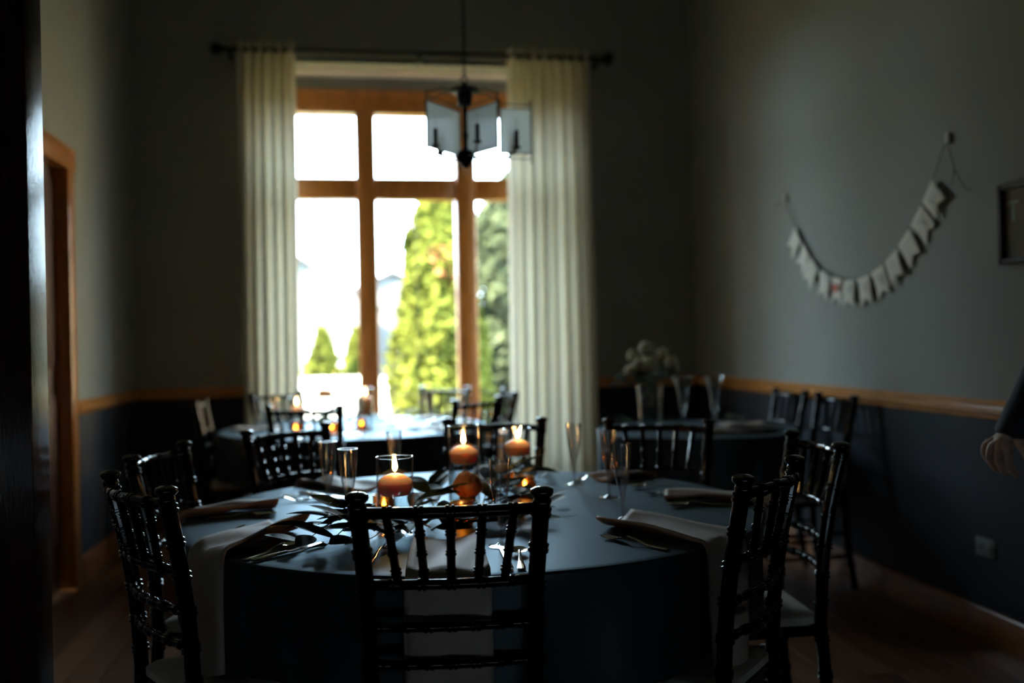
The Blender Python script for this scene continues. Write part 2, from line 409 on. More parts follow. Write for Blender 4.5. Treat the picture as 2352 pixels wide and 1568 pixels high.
wood('window_sill', BX0, BX1, ZS-.05, ZS+.045, -.16, .09)
wood('apron_panel', BX0, BX1, .12, ZS-.04, -.02, .08)
wood('apron_base', BX0, BX1, 0, .13, -.045, .08)
for a, b_ in WX:
    for z0, z1 in ((ZS+.045, ZM0), (ZM1, ZT)):
        MB().box(a, b_, .020, .024, z0, z1).build('pane', 'pane_glass', W)
        lead = MB(); lead.box((a+b_)/2-.003, (a+b_)/2+.003, .016, .028, z0, z1)
        n = max(2, round((z1-z0)/.31))
        for i in range(1, n): lead.box(a, b_, .016, .028, z0+(z1-z0)*i/n-.003, z0+(z1-z0)*i/n+.003)
        lead.build('lead_lattice', 'iron', W, smooth=False)

# curtain rod and curtains
ROD = thing('curtain_rod', 'long black curtain rod with round finials above the window', 'rod', (0, 6.60, 3.215))
MB().tube([(-.84, 0, 0), (1.73, 0, 0)], .017, 12).build('rod', 'iron', ROD)
for sx, xx in ((-1, -.84), (1, 1.73)):
    MB().lathe([(.017, 0), (.024, .006), (.024, .02), (.030, .03), (.042, .05), (.044, .07), (.030, .09), (.012, .10)], 16).build('finial', 'iron', ROD, (xx, 0, 0), (0, sx*PI/2, 0))
for xx in (-.81, .45, 1.70):
    MB().box(xx-.012, xx+.012, -.01, .112, -.05, -.015).build('bracket', 'iron', ROD)
def curtain(name, label, x0, x1, nf, seed, xb0, xb1):
    t = thing(name, label, 'curtain', ((x0+x1)/2, 6.60, 0), group='curtains at the window')
    cx = (x0+x1)/2; rnd = random.Random(seed); ph = [rnd.uniform(-.5, .5) for _ in range(12)]; am = [rnd.uniform(.6, 1.25) for _ in range(12)]
    def fn(u, v):
        z = 3.27-(3.27-.04)*v
        uu = u+.025*math.sin(6*u+ph[0])*v
        amp = .038+.042*min(1, v*3)
        k = int(u*nf) % 12
        y = amp*am[k]*math.cos(2*PI*nf*uu)+.018*math.sin(9*u+4*v+ph[2])*v
        a, b_ = x0+(xb0-x0)*v, x1+(xb1-x1)*v
        x = a+(b_-a)*u+.012*math.sin(4*PI*nf*uu+ph[3])*v
        return (x-cx, y, z)
    MB().grid(fn, nf*14, 30).build('panel', 'curtain', t)
    for i in range(nf):
        u = (i+.5)/nf; x = x0+(x1-x0)*u-cx
        MB().lathe([(.020, -.004), (.034, -.004), (.034, .004), (.020, .004)], 16, closed=True).build('grommet', 'iron', t, (x, 0, 3.215), (0, PI/2, 0))
    return t
curtain('curtain', 'cream curtain panel gathered at the left side of the window', -.77, -.385, 6, 3, -.765, -.40)
curtain('curtain', 'wider cream curtain panel hanging at the right side of the window', 1.065, 1.66, 8, 5, 1.04, 1.655)

# ------------------------------------------------------------------ chiavari chairs
CTOP = .935
def post_xy(z):
    """half spacing and depth offset of the back posts at height z"""
    pts = [(0, .178, .015), (.2, .172, .045), (.44, .167, .062), (.62, .168, .052), (.745, .172, .034), (.85, .179, .014), (.94, .186, -.006)]
    for (z0, x0, y0), (z1, x1, y1) in zip(pts, pts[1:]):
        if z <= z1:
            t = (z-z0)/(z1-z0); return x0+(x1-x0)*t, y0+(y1-y0)*t
    return pts[-1][1:]
def ringed(path_fn, n, r, rings, seg=10, hw=.0048, h=1.22, taper=None):
    """tube along path_fn(t) with double bamboo rings at the given t values (path length given in metres)"""
    L = sum((Vector(path_fn((i+1)/24))-Vector(path_fn(i/24))).length for i in range(24))
    ts = {i/n: 1.0 for i in range(n+1)}
    for t in rings:
        for c in (-1, 1):
            for q, k in ((-1, 1.0), (-.45, h), (.45, h), (1, 1.0)):
                tt = t+(c*hw*1.15+q*hw)/L
                if 0 < tt < 1: ts[tt] = k
    tl = sorted(ts)
    tl2 = [tl[0]]
    for t in tl[1:]:
        if t-tl2[-1] > .0006/L: tl2.append(t)
    return MB().tube([path_fn(t) for t in tl2], [r*(taper(t) if taper else 1)*ts[t] for t in tl2], seg)
def make_chair():
    C = thing('chiavari_chair', '', 'chair', group='dark chiavari chairs')
    for sx in (-1, 1):
        zt = CTOP-.030
        pf = lambda t, sx=sx: (sx*post_xy(zt*t)[0], post_xy(zt*t)[1], zt*t)
        rs = [z/zt for z in (.12, .21, .30, .40, .50, .575, .655, .735, .81, .885)]
        p = ringed(pf, 14, .0175, rs, 12).build('back_post', 'dark_wood', C)
        x, y = post_xy(zt)
        MB().lathe([(.0175, -.006), (.0195, .002), (.0165, .008), (.0225, .014), (.0245, .020), (.0225, .026), (.014, .030), (.004, .0315)], 16, (sx*x, y, zt)).build('finial', 'dark_wood', p)
    def rail(z, bow, r, name, rings, seg=10):
        x, y = post_xy(z)
        fn = lambda t: (x*(2*t-1), y-bow*(1-(2*t-1)**2), z+.004*(1-(2*t-1)**2))
        return ringed(fn, 14, r, rings, seg).build(name, 'dark_wood', C)
    six = [1/6*i for i in range(1, 6)]
    sp = [.5+.063*i/.372 for i in (-2, -1, 0, 1, 2)]
    rail(.893, .040, .0120, 'top_rail', sp)
    rail(.745, .036, .0105, 'lower_rail', sp)
    rail(.655, .030, .0098, 'back_rung', [.08, .22, .36, .5, .64, .78, .92])
    rail(.577, .028, .0098, 'back_rung', [.08, .22, .36, .5, .64, .78, .92])
    def rp(z, x, bow):
        hx, y = post_xy(z); t = x/hx
        return Vector((x, y-bow*(1-t*t), z))
    for i in (-2, -1, 0, 1, 2):
        a, b_ = rp(.745, .0525*i, .036), rp(.893, .063*i, .040)
        ringed(lambda t: a.lerp(b_, t), 6, .0088, [.2, .47, .74], 8, hw=.0032, h=1.3).build('spindle', 'dark_wood', C)
    # seat
    def seat(z0, z1, g, mat, nm, bul=0):
        def ring(z, k):
            n = 6; pts = []
            x0, x1, y0, y1, r = .168+g-k, .192+g-k, .055-g+k, .455+g-k, .03
            for cx, cy, a0 in ((x1-r, y1-r, 0), (-x1+r, y1-r, PI/2), (-x0+r, y0+r, PI), (x0-r, y0+r, 1.5*PI)):
                for i in range(n+1):
                    a = a0+PI/2*i/n; pts.append((cx+r*math.cos(a), cy+r*math.sin(a), z))
            return pts
        if bul: rs = [ring(z0, .012), ring(z0+.008, 0), ring(z1-.012, 0), ring(z1-.003, .012), ring(z1, .04), ring(z1+.004, .11)]
        else: rs = [ring(z0, .004), ring(z0+.004, 0), ring(z1-.004, 0), ring(z1, .004)]
        return MB().rings(rs).build(nm, mat, C)
    seat(.405, .430, 0, 'dark_wood', 'seat')
    seat(.430, .468, -.006, 'cushion', 'seat_cushion', 1)
    for sx in (-1, 1):
        ringed(lambda t, sx=sx: (sx*(.178-.004*t), .432, .405*t), 8, .0165, [.2, .45, .7, .92], 10).build('front_leg', 'dark_wood', C)
        for z in (.16, .27):
            x, y = post_xy(z)
            ringed(lambda t, sx=sx, z=z, x=x, y=y: (sx*(x+(.178-x)*t), y+(.432-y)*t, z), 6, .009, [.15, .38, .62, .85], 8).build('stretcher', 'dark_wood', C)
    for z in (.16, .29):
        ringed(lambda t, z=z: (.178*(2*t-1), .432, z), 6, .009, [.15, .38, .62, .85], 8).build('stretcher', 'dark_wood', C)
    return C
CH = make_chair(); first = [True]
def chair(mid, facing_deg, label, group):
    rz = math.radians(facing_deg)-PI/2
    if first[0]:
        first[0] = False; CH.location = (mid[0], mid[1], 0); CH.rotation_euler = (0, 0, rz); CH['label'] = label; CH['group'] = group; return CH
    return dup(CH, label, (mid[0], mid[1], 0), rz, group)
TC = Vector((.322, 2.770)); TR = .814
G1 = 'chairs around the nearest table'
chair((.172, 1.897), 85, 'dark spindle back chair nearest the camera, its back turned to us', G1)
chair((-.505, 2.28), 31, 'dark chair at the left front of the near table beside the long hanging napkin', G1)
chair((-.59, 2.965), -12, 'dark chair at the left of the near table behind the hanging napkin chair', G1)
chair((-.265, 3.60), -46, 'dark chair at the back left of the near table behind two flutes', G1)
chair((.51, 3.665), -107, 'dark chair behind the tallest candle vase of the near table', G1)
chair((1.075, 3.38), -116, 'dark chair in front of the flower vase table at back right', G1)
chair((1.305, 2.615), 175, 'dark chair at the right of the near table with bright highlights on its rail', G1)
chair((.92, 2.06), 138, 'dark chair at the right front of the near table beside the fork', G1)
T2 = Vector((-.03, 5.72)); T2R = .775
G2 = 'chairs around the table by the window'
def ring_chair(c, r, a, label, g):
    a_ = math.radians(a); chair((c.x+r*math.cos(a_), c.y+r*math.sin(a_)), a+180, label, g)
chair((-.275, 4.85), 74, 'dark chair with its back to us at the near side of the window table', G2)
ring_chair(T2, .93, -46, 'dark chair at the near right of the window table, silhouetted before the trees', G2)
ring_chair(T2, .93, 3, 'dark chair at the right of the window table in front of the right curtain', G2)
ring_chair(T2, .95, 51, 'dark chair with a bright top rail in the bay at the right mullion', G2)
ring_chair(T2, .88, 181, 'dark chair at the left end of the window table, seen from the side', G2)
ring_chair(T2, .84, 127, 'dark chair at the far side of the window table before the left curtain', G2)
G3 = 'chairs along the right wall'
chair((2.352, 4.995), 180, 'dark chair against the right wall nearer the corner', G3)
chair((2.352, 4.482), 180, 'dark chair against the right wall nearer the camera', G3)

# ------------------------------------------------------------------ tables and cloths
ZT_ = .745
def round_table(c, R, label):
    t = thing('round_table', label, 'table', (c.x, c.y, 0), group='round tables')
    MB().lathe([(R-.025, .705), (R-.012, .71), (R-.010, .735), (R-.02, .742)], 64).build('tabletop', 'tabletop', t)
    for i in range(4):
        a = PI/4+i*PI/2
        q_ = .36 if R > .7 else .10; MB().tube([(q_*math.cos(a), q_*math.sin(a), .706), (q_*math.cos(a), q_*math.sin(a), 0)], .014, 10).build('leg', 'steel', t)
    return t
def round_cloth(c, R, label, seed, zb=.485):
    rnd = random.Random(seed); ph = [rnd.uniform(0, 6.28) for _ in range(6)]
    def fn(u, v):
        a = 2*PI*u
        if v < .7:
            r = (R-.006)*v/.7; z = ZT_
        elif v < .76:
            q = (v-.7)/.06*PI/2; r = R-.006+.006*math.sin(q); z = ZT_-.006*(1-math.cos(q))
        else:
            q = (v-.76)/.24
            wv = .5+.5*math.sin(13*a+ph[0]+.8*math.sin(3*a+ph[1]))
            r = R+.010*q-.045*q*wv*wv; z = ZT_-.006-(ZT_-.006-zb)*q+.004*math.sin(5*a+ph[2])*q
        return (r*math.cos(a), r*math.sin(a), z)
    m = MB().grid(fn, 168, 50, True)
    o = m.build('tablecloth', 'navy_cloth'); o.location = (c.x, c.y, 0)
    return tag(o, label, 'tablecloth', 'slate tablecloths')
round_table(TC, TR, 'round banquet table under the slate cloth nearest the camera')
round_cloth(TC, TR, 'slate blue satin cloth over the big round table in front', 1)
round_table(T2, T2R, 'round banquet table standing by the window')
round_cloth(T2, T2R, 'slate cloth on the round table by the window, white with glare', 2)
# small rectangular table along the right wall
T3 = Vector((1.755, 4.87)); T3R = .52
round_table(T3, T3R, 'small round table by the right wall carrying the flower vase')
round_cloth(T3, T3R, 'slate cloth on the small round table by the right wall', 3)

# ------------------------------------------------------------------ place settings
def napkin(c, R, pin, ang, w, zend, label, cur=.012, group='napkins on the nearest table', roll=0):
    """folded napkin whose inner end is centred on pin, lying outwards along ang and down over the table edge"""
    a = math.radians(ang); n = Vector((math.cos(a), math.sin(a))); t_ = Vector((-n.y, n.x)); P = Vector(pin)
    def edge(l):
        q = P+t_*l-c; b_ = q.dot(n); return -b_+math.sqrt(max(0, b_*b_-q.dot(q)+R*R))
    tot = edge(0)+max(0, ZT_-zend)+.02
    def fn(u, v):
        vv = v-.5; l = vv*w*(1+.08*math.sin(3*u+ang)); flat = edge(l); s = u*tot; th = .0015
        if s < flat: d_, z = s, ZT_+th
        elif s < flat+.03:
            q = (s-flat)/.03*PI/2; d_, z = flat+.014*math.sin(q), ZT_+th-.014*(1-math.cos(q))
        else:
            q = s-flat-.03; d_ = flat+.016+.012*q; z = ZT_+th-.014-q
        k = max(0, 1-max(0, s-flat)/.06)
        lift = cur*(2*vv)**2*k*(1-.55*min(1, s/flat))+roll*max(0, 2*vv)**2*k*(1-.5*min(1, s/flat))
        rip = .005*(1+math.sin(9*v+8*u+ang))*min(1, u*4)
        p = P+n*(d_+(rip*.6 if s > flat else 0))+t_*l
        return (p.x-c.x, p.y-c.y, z+lift+(rip if s < flat else 0))
    o = MB().grid(fn, 36, 12).build('napkin', 'napkin'); o.location = (c.x, c.y, 0)
    so = o.modifiers.new('thick', 'SOLIDIFY'); so.thickness = .008; so.offset = 1
    return tag(o, label, 'napkin', group)
def cutlery_meshes():
    def strip(pts, flat):  # pts: (x along, half width, z, half thickness)
        rs = []
        for x, w_, z, th in pts:
            rs.append([(x, w_*math.cos(2*PI*j/10), z+th*math.sin(2*PI*j/10)) for j in range(10)])
        return MB().rings(rs)
    hz = lambda x: .003+.012*math.exp(-((x-.118)/.03)**2)
    han = [(x, w_, hz(x), th) for x, w_, th in ((0, .0075, .0015), (.003, .0095, .0018), (.03, .0088, .0017), (.07, .0058, .0018), (.10, .0036, .0022), (.125, .0034, .0022))]
    fork = strip(han, 0); fh = MB()
    def fork_head(u, v):
        x = .122+.040*u; w_ = .004+.0085*math.sin(min(1, u*1.3)*PI/2)
        return (x, (2*v-1)*w_, hz(x)+.001-.003*math.sin(PI*v)*u)
    fh.grid(fork_head, 8, 6)
    tines = []
    for i in range(4):
        y = -.0108+.0072*i
        tines.append(MB().tube([(.160, y*.98, hz(.16)), (.180, y, .0045), (.196, y, .0055), (.207, y*.98, .009)], [.0022, .0021, .0017, .0007], 6))
    spoon = strip([(x, w_, hz(x), th) for x, w_, z_, th in [(a, b_, 0, c_) for a, b_, c_ in ((0, .0075, .0015), (.003, .0095, .0018), (.03, .0088, .0017), (.07, .0055, .0018), (.10, .0034, .0022), (.128, .0034, .0022))]], 0)
    def bowl(u, v):
        r = u; a = 2*PI*v; x = .158+.034*r*math.cos(a)*(1); y = .0205*r*math.sin(a)*(1-.15*math.cos(a))
        return (x, y, .0105-.0075*(1-r*r))
    bw = MB().grid(bowl, 8, 24)
    knife_h = strip([(0, .007, .004, .003), (.004, .0095, .0045, .004), (.05, .0085, .0045, .004), (.09, .006, .0045, .0035), (.10, .006, .0045, .003)], 0)
    knife_b = MB().prism([(.096, -.005), (.13, -.009), (.19, -.0095), (.215, -.004), (.225, .006), (.20, .0075), (.096, .005)], lambda p: (p[0], p[1], .0035), lambda p: (p[0], p[1], .0052))
    return dict(fh=fork.mesh('handle', 'silver'), fp=fh.mesh('fork_head', 'silver'), ti=[x.mesh('tine', 'silver') for x in tines],
                sh=spoon.mesh('handle', 'silver'), sb=bw.mesh('bowl', 'silver'), kh=knife_h.mesh('handle', 'silver'), kb=knife_b.mesh('blade', 'silver', False))
CM = cutlery_meshes()
def cut(kind, p_end, p_tip, label, z=ZT_+.001, group='cutlery on the nearest table'):
    e, tp = Vector(p_end), Vector(p_tip); a = math.atan2(tp.y-e.y, tp.x-e.x)
    t = thing(kind, label, kind, (e.x, e.y, z), a, group)
    if kind == 'fork':
        link('handle', CM['fh'], t); link('fork_head', CM['fp'], t)
        for me in CM['ti']: link('tine', me, t)
    elif kind == 'spoon': link('handle', CM['sh'], t); link('spoon_bowl', CM['sb'], t)
    else: link('handle', CM['kh'], t); link('blade', CM['kb'], t)
    return t
# near table napkins
napkin(TC, TR, (.200, 2.300), -95, .165, .50, 'beige napkin behind the spindles of the nearest chair', .020)
napkin(TC, TR, (-.187, 2.557), 237, .150, .47, 'long beige napkin hanging over the left table edge beside the front left chair', .018, roll=.032)
napkin(TC, TR, (-.262, 2.925), 201, .130, .62, 'beige napkin lying at the left of the table before the second chair', .012, roll=.02)
napkin(TC, TR, (.02, 3.17), 127, .13, .62, 'beige napkin at the back left of the table behind the two flutes', .015)
napkin(TC, TR, (.43, 3.28), 78, .13, .62, 'beige napkin at the far edge behind the candle vases', .015)
napkin(TC, TR, (.80, 3.165), 30, .12, .64, 'beige napkin at the far right behind the flutes', .015)
napkin(TC, TR, (.892, 2.755), -20, .135, .58, 'beige napkin with a squared end, middle of the right side', .015)
napkin(TC, TR, (.642, 2.404), -57, .145, .47, 'beige napkin curled at its edges beside the fork on the right', .028)
# near table cutlery (end of handle, tip)
cut('fork', (.005, 2.10), (.065, 2.30), 'silver fork seen between the left spindles of the nearest chair')
cut('spoon', (.328, 1.985), (.352, 2.17), 'silver spoon in front of the flute at the nearest chair')
cut('knife', (.303, 1.99), (.318, 2.20), 'silver knife beside the spoon at the nearest chair')
cut('spoon', (-.265, 2.225), (-.14, 2.385), 'silver spoon beside the long hanging napkin')
cut('knife', (-.245, 2.205), (-.095, 2.36), 'silver knife beside the long hanging napkin, half under leaves')
cut('fork', (-.39, 2.50), (-.245, 2.655), 'silver fork behind the long hanging napkin')
cut('spoon', (-.43, 2.80), (-.255, 2.79), 'silver spoon before the left napkin')
cut('fork', (-.36, 3.045), (-.19, 3.03), 'silver fork behind the left napkin')
cut('spoon', (-.245, 3.155), (-.12, 3.02), 'bright silver spoon at the back left edge')
cut('knife', (-.20, 3.20), (-.06, 3.045), 'silver knife at the back left edge')
cut('fork', (-.02, 3.36), (.07, 3.19), 'silver fork at the back left napkin')
cut('fork', (.28, 3.50), (.265, 3.30), 'silver fork at the far edge of the near table')
cut('spoon', (.56, 3.46), (.50, 3.28), 'silver spoon at the far edge of the near table')
cut('fork', (.86, 3.31), (.72, 3.19), 'silver fork left of the far right napkin')
cut('spoon', (1.02, 3.06), (.86, 2.98), 'silver spoon right of the far right napkin')
cut('fork', (1.07, 2.865), (.88, 2.85), 'silver fork behind the squared napkin')
cut('spoon', (1.045, 2.62), (.86, 2.63), 'silver spoon before the squared napkin')
cut('spoon', (.905, 2.225), (.79, 2.395), 'silver spoon behind the curled napkin')
cut('fork', (.683, 2.088), (.572, 2.270), 'silver fork beside the curled napkin at the right front')

# flutes
def make_flute(name='champagne_flute'):
    t = thing(name, '', 'glass')
    outer = [(.0052, .010), (.0048, .030), (.0052, .052), (.0085, .075), (.0145, .10), (.0205, .13), (.0240, .165), (.0262, .205)]
    inner = [(.0250, .205), (.0228, .165), (.0193, .13), (.0133, .10), (.0070, .077), (.0026, .056), (.0024, .030), (.0022, .012)]
    MB().lathe(outer+inner, 24, closed=True).build('bowl', 'flute_glass', t)
    MB().lathe([(.0, .0), (.030, .0), (.031, .0012), (.030, .0024), (.012, .0045), (.0052, .010), (.0005, .0105)], 28).build('foot', 'flute_glass', t)
    return t
FL = make_flute(); ffirst = [True]
def flute(p, label, g='champagne flutes on the nearest table', z=ZT_+.0005):
    if ffirst[0]:
        ffirst[0] = False; FL.location = (p[0], p[1], z); FL['label'] = label; FL['group'] = g; return FL
    return dup(FL, label, (p[0], p[1], z), random.uniform(0, 6), g)
flute((-.095, 2.80), 'champagne flute left of the short candle vase, its foot on the open cloth')
flute((-.035, 2.585), 'champagne flute directly left of the short candle vase')
flute((.105, 3.10), 'champagne flute standing behind the short candle vase')
flute((.321, 2.234), 'champagne flute just behind the nearest chair, right of the peach rose')
flute((.700, 3.123), 'champagne flute in front of the right curtain, leftmost of the right hand three')
flute((.742, 2.833), 'champagne flute in the middle of the three on the right')
flute((.682, 2.466), 'champagne flute at the curled napkin, rightmost and nearest of the three on the right')

# ------------------------------------------------------------------ candles
flame_me = MB().lathe([(.0008, 0), (.0042, .005), (.0062, .011), (.0058, .019), (.0036, .029), (.0016, .038), (.0003, .046)], 12).mesh('flame', 'flame')
wick_me = MB().tube([(0, 0, 0), (0, 0, .007)], .0009, 6).mesh('wick', 'wick')
def candle_vase(p, H, zc, label, clabel, g, tilt=(0, 0), R=.047, fs=1.0):
    t = thing('cylinder_vase', label, 'vase', (p[0], p[1], ZT_+.0005), 0, g)
    MB().lathe([(.0, 0), (R-.002, 0), (R, .002), (R, H-.001), (R-.0012, H), (R-.0026, H-.001), (R-.0026, .010), (R-.006, .008), (.0, .008)], 40).build('glass_cylinder', 'clear_glass', t)
    MB().lathe([(R-.0005, H-.0018), (R+.0004, H-.0006), (R+.0002, H+.0008), (R-.0013, H+.0014), (R-.0030, H+.0006), (R-.0030, H-.0018)], 40, closed=True).build('rim', 'rim_glass', t)
    MB().lathe([(.0, .0085), (R-.0035, .0085), (R-.0032, .012), (R-.0032, zc-.004), (R-.0045, zc-.006), (.0, zc-.006)], 40).build('water', 'water', t)
    c = thing('floating_candle', clabel, 'candle', (p[0], p[1], ZT_+zc+.0005), 0, g+' candles')
    r = R-.0040
    MB().lathe([(.0, -.033), (r*.80, -.033), (r*.90, -.029), (r*.97, -.020), (r, -.008), (r, -.001), (r*.985, .002), (r*.90, .007), (r*.6, .0155), (r*.3, .020), (.0, .021)], 32).build('wax', 'wax', c)
    link('wick', wick_me, c, (0, 0, .0205))
    link('flame', flame_me, c, (0, 0, .0245), (tilt[0], tilt[1], 0), (1.05*fs, 1.05*fs, .92*fs))
    return t
thin_glass('rim_glass', (.95, .97, .97), .12, .35, .95, 2)
CV = 'candle vases on the nearest table'
candle_vase((.083, 2.44), .196, .133, 'short glass cylinder vase nearest the camera with a lit floating candle', 'orange floating candle in the short cylinder vase nearest the camera', CV, (.0, .05))
candle_vase((.304, 2.865), .232, .152, 'tall glass cylinder vase in the middle with a lit floating candle', 'orange floating candle in the tall middle cylinder vase', CV, (0, -.04))
candle_vase((.512, 3.145), .192, .135, 'glass cylinder vase at the far right of the centrepiece with a lit candle', 'orange floating candle in the rear right cylinder vase', CV, (0, .35))
CV2 = 'candle vases on the window table'
candle_vase((-.355, 5.56), .19, .125, 'short candle vase at the left on the window table', 'lit floating candle at the left on the window table', CV2)
candle_vase((-.205, 5.80), .26, .205, 'tallest candle vase on the window table', 'lit floating candle standing highest on the window table', CV2)
candle_vase((.03, 5.63), .23, .165, 'candle vase at the right on the window table below the mullion', 'lit floating candle below the mullion on the window table', CV2)
def votive(p, label, clabel, g):
    R = .031; H = .062
    t = thing('votive_holder', label, 'candle holder', (p[0], p[1], ZT_+.0005), 0, g)
    MB().lathe([(.0, 0), (R-.004, 0), (R-.001, .004), (R, .02), (R, H), (R-.0022, H), (R-.0022, .010), (.0, .009)], 28).build('gold_glass_cup', 'gold_glass', t)
    c = thing('tea_light', clabel, 'candle', (p[0], p[1], ZT_+.0105), 0, g+' candles')
    MB().lathe([(.0, 0), (.019, 0), (.0195, .002), (.0195, .013), (.017, .014), (.0, .0135)], 24).build('wax', 'wax', c)
    link('wick', wick_me, c, (0, 0, .0135)); link('flame', flame_me, c, (0, 0, .0175), (0, 0, 0), (.85, .85, .5))
    return t
VG = 'gold votives on the nearest table'
votive((.258, 2.515), 'gold glass votive glowing behind the middle spindle of the nearest chair', 'tea light in the gold votive behind the middle spindle', VG)
votive((.500, 2.935), 'gold glass votive right of the cream rose', 'tea light in the gold votive right of the cream rose', VG)
votive((.06, 2.70), 'gold glass votive hidden behind the short candle vase', 'tea light in the votive behind the short candle vase', VG)
VG2 = 'gold votives on the window table'
votive((-.35, 5.36), 'gold votive on the window table below the left candle', 'tea light in the votive below the left candle', VG2)
votive((-.155, 5.30), 'gold votive on the window table at the chair back post', 'tea light in the votive at the chair back post', VG2)
votive((.005, 5.48), 'gold votive on the window table below the mullion', 'tea light in the votive below the mullion', VG2)

# ------------------------------------------------------------------ greenery and roses
def leaf_mesh(mat, L=.098, W_=.050, curl=.12, fold=.10):
    def fn(u, v):
        w_ = W_*(math.sin(PI*min(1, u*.97+.03))**.75)*(1-.25*u)
        y = (2*v-1)*w_*.5
        return (L*u, y, L*curl*(-(u-.5)**2+.25)+abs(2*v-1)*w_*fold)
    return MB().grid(fn, 10, 4).mesh('leaf', mat)
LEAF = [leaf_mesh('leaf'), leaf_mesh('leaf', .112, .054, .18, .15), leaf_mesh('leaf', .088, .052, .08, .05)]
LEAFP = [leaf_mesh('leaf_pale', .05, .035, .15, .05), leaf_mesh('leaf_pale', .058, .03, .3, .1)]
def sprig(p0, p1, z0, label, n=9, seed=0, leaves=LEAF, spread=.9, g='greenery on the nearest table', lift=.03, sc=1.0):
    rnd = random.Random(seed); a, b_ = Vector(p0), Vector(p1)
    t = thing('leaf_sprig', label, 'greenery', (a.x, a.y, z0), 0, g)
    d_ = b_-a; L = d_.length; ang = math.atan2(d_.y, d_.x)
    pth = lambda s: Vector((d_.x*s-d_.y*.08*math.sin(PI*s), d_.y*s+d_.x*.08*math.sin(PI*s), .008+lift*math.sin(PI*min(1, s*1.05))))
    MB().tube([pth(i/10) for i in range(11)], [.0022*(1-.05*i) for i in range(11)], 6).build('stem', 'stem', t)
    for i in range(n):
        s = .10+.88*i/(n-1); p = pth(s); side = 1 if i % 2 else -1
        la = ang+side*spread*rnd.uniform(.6, 1.1)*(1-.75*(s > .95))
        el = rnd.uniform(-.45, .12)
        link('leaf', rnd.choice(leaves), t, p, (rnd.uniform(-.35, .35), el, la), (sc*rnd.uniform(.85, 1.15),)*3)
    return t
ZG = ZT_+.006
sprig((.03, 2.43), (-.145, 2.335), ZG, 'leafy sprig reaching over the cutlery left of the nearest chair', 9, 1, lift=.045)
sprig((.05, 2.40), (-.09, 2.27), ZG, 'leafy sprig lying behind the left post of the nearest chair', 8, 2, lift=.05)
sprig((.02, 2.55), (-.10, 2.43), ZG, 'leafy sprig below the two left flutes', 8, 3, lift=.06)
sprig((.10, 2.52), (.25, 2.64), ZG, 'leafy sprig right of the short candle vase', 8, 4, lift=.05)
sprig((.17, 2.40), (.31, 2.47), ZG, 'leafy sprig in front of the peach rose', 7, 5, lift=.015)
sprig((.33, 2.66), (.47, 2.86), ZG, 'leafy sprig right of the peach rose', 9, 6, lift=.06)
sprig((.36, 2.78), (.52, 3.04), ZG, 'leafy sprig under the cream rose', 9, 7, lift=.06)
sprig((.36, 2.58), (.53, 2.70), ZG, 'leafy sprig at the right of the centrepiece pointing to the curled napkin', 8, 8, lift=.03)
sprig((.44, 2.98), (.60, 3.20), ZG, 'leafy sprig before the rear right candle vase', 9, 9, lift=.05)
sprig((.20, 2.72), (.22, 2.92), ZG, 'leafy sprig left of the tall middle vase', 8, 10, lift=.05)
sprig((.12, 2.38), (.02, 2.34), ZG, 'short leafy sprig before the short candle vase', 6, 12, lift=.03)
sprig((.17, 2.44), (.06, 2.35), ZG, 'leafy sprig curling round the front of the short candle vase', 9, 14, lift=.02)
sprig((.01, 2.46), (-.03, 2.36), ZG, 'leafy sprig left of the foot of the short candle vase', 9, 15, lift=.05)
sprig((.16, 2.48), (.25, 2.42), ZG, 'leafy sprig between the short candle vase and the gold votive', 9, 16, lift=.03)
sprig((.32, 2.53), (.42, 2.46), ZG, 'leafy sprig right of the gold votive behind the nearest chair', 8, 17, lift=.02)
sprig((.34, 2.60), (.40, 2.72), ZG, 'leafy sprig between the peach and the cream rose', 9, 18, lift=.06)
sprig((.05, 2.53), (-.03, 2.46), ZG, 'leafy sprig close behind the left post of the nearest chair', 7, 19, lift=.04)
G2G = 'greenery on the window table'
for i, (a, b_, lab) in enumerate((((-.42, 5.50), (-.20, 5.62), 'left leafy sprig on the window table'), ((-.10, 5.62), (.12, 5.60), 'leafy sprig below the mullion on the window table'), ((.10, 5.60), (.38, 5.72), 'right leafy sprig on the window table'), ((-.28, 5.70), (-.05, 5.78), 'rear leafy sprig on the window table'))):
    sprig(a, b_, ZG, lab, 9, 20+i, LEAF, g=G2G, lift=.06, sc=1.2)
def petal_mesh(mat, L=.056, W_=.052):
    def fn(u, v):
        w_ = W_*(.30+.70*math.sin(PI*.5*min(1, u*1.5)))*(1-.45*max(0, u-.7)/.3)
        a = (2*v-1)*1.0
        out = -.024*math.sin(PI*.78*u)+.004*math.exp(-((u-1)/.12)**2)
        return (math.sin(a)*w_*.58, out-.018*(1-math.cos(a))*-1*(.4+u), L*u**.92-.005*(2*v-1)**2*u)
    return MB().grid(fn, 10, 8).mesh('petal', mat)
PETALS = {k: petal_mesh(k) for k in ('peach_petal', 'cream_petal', 'white_petal')}
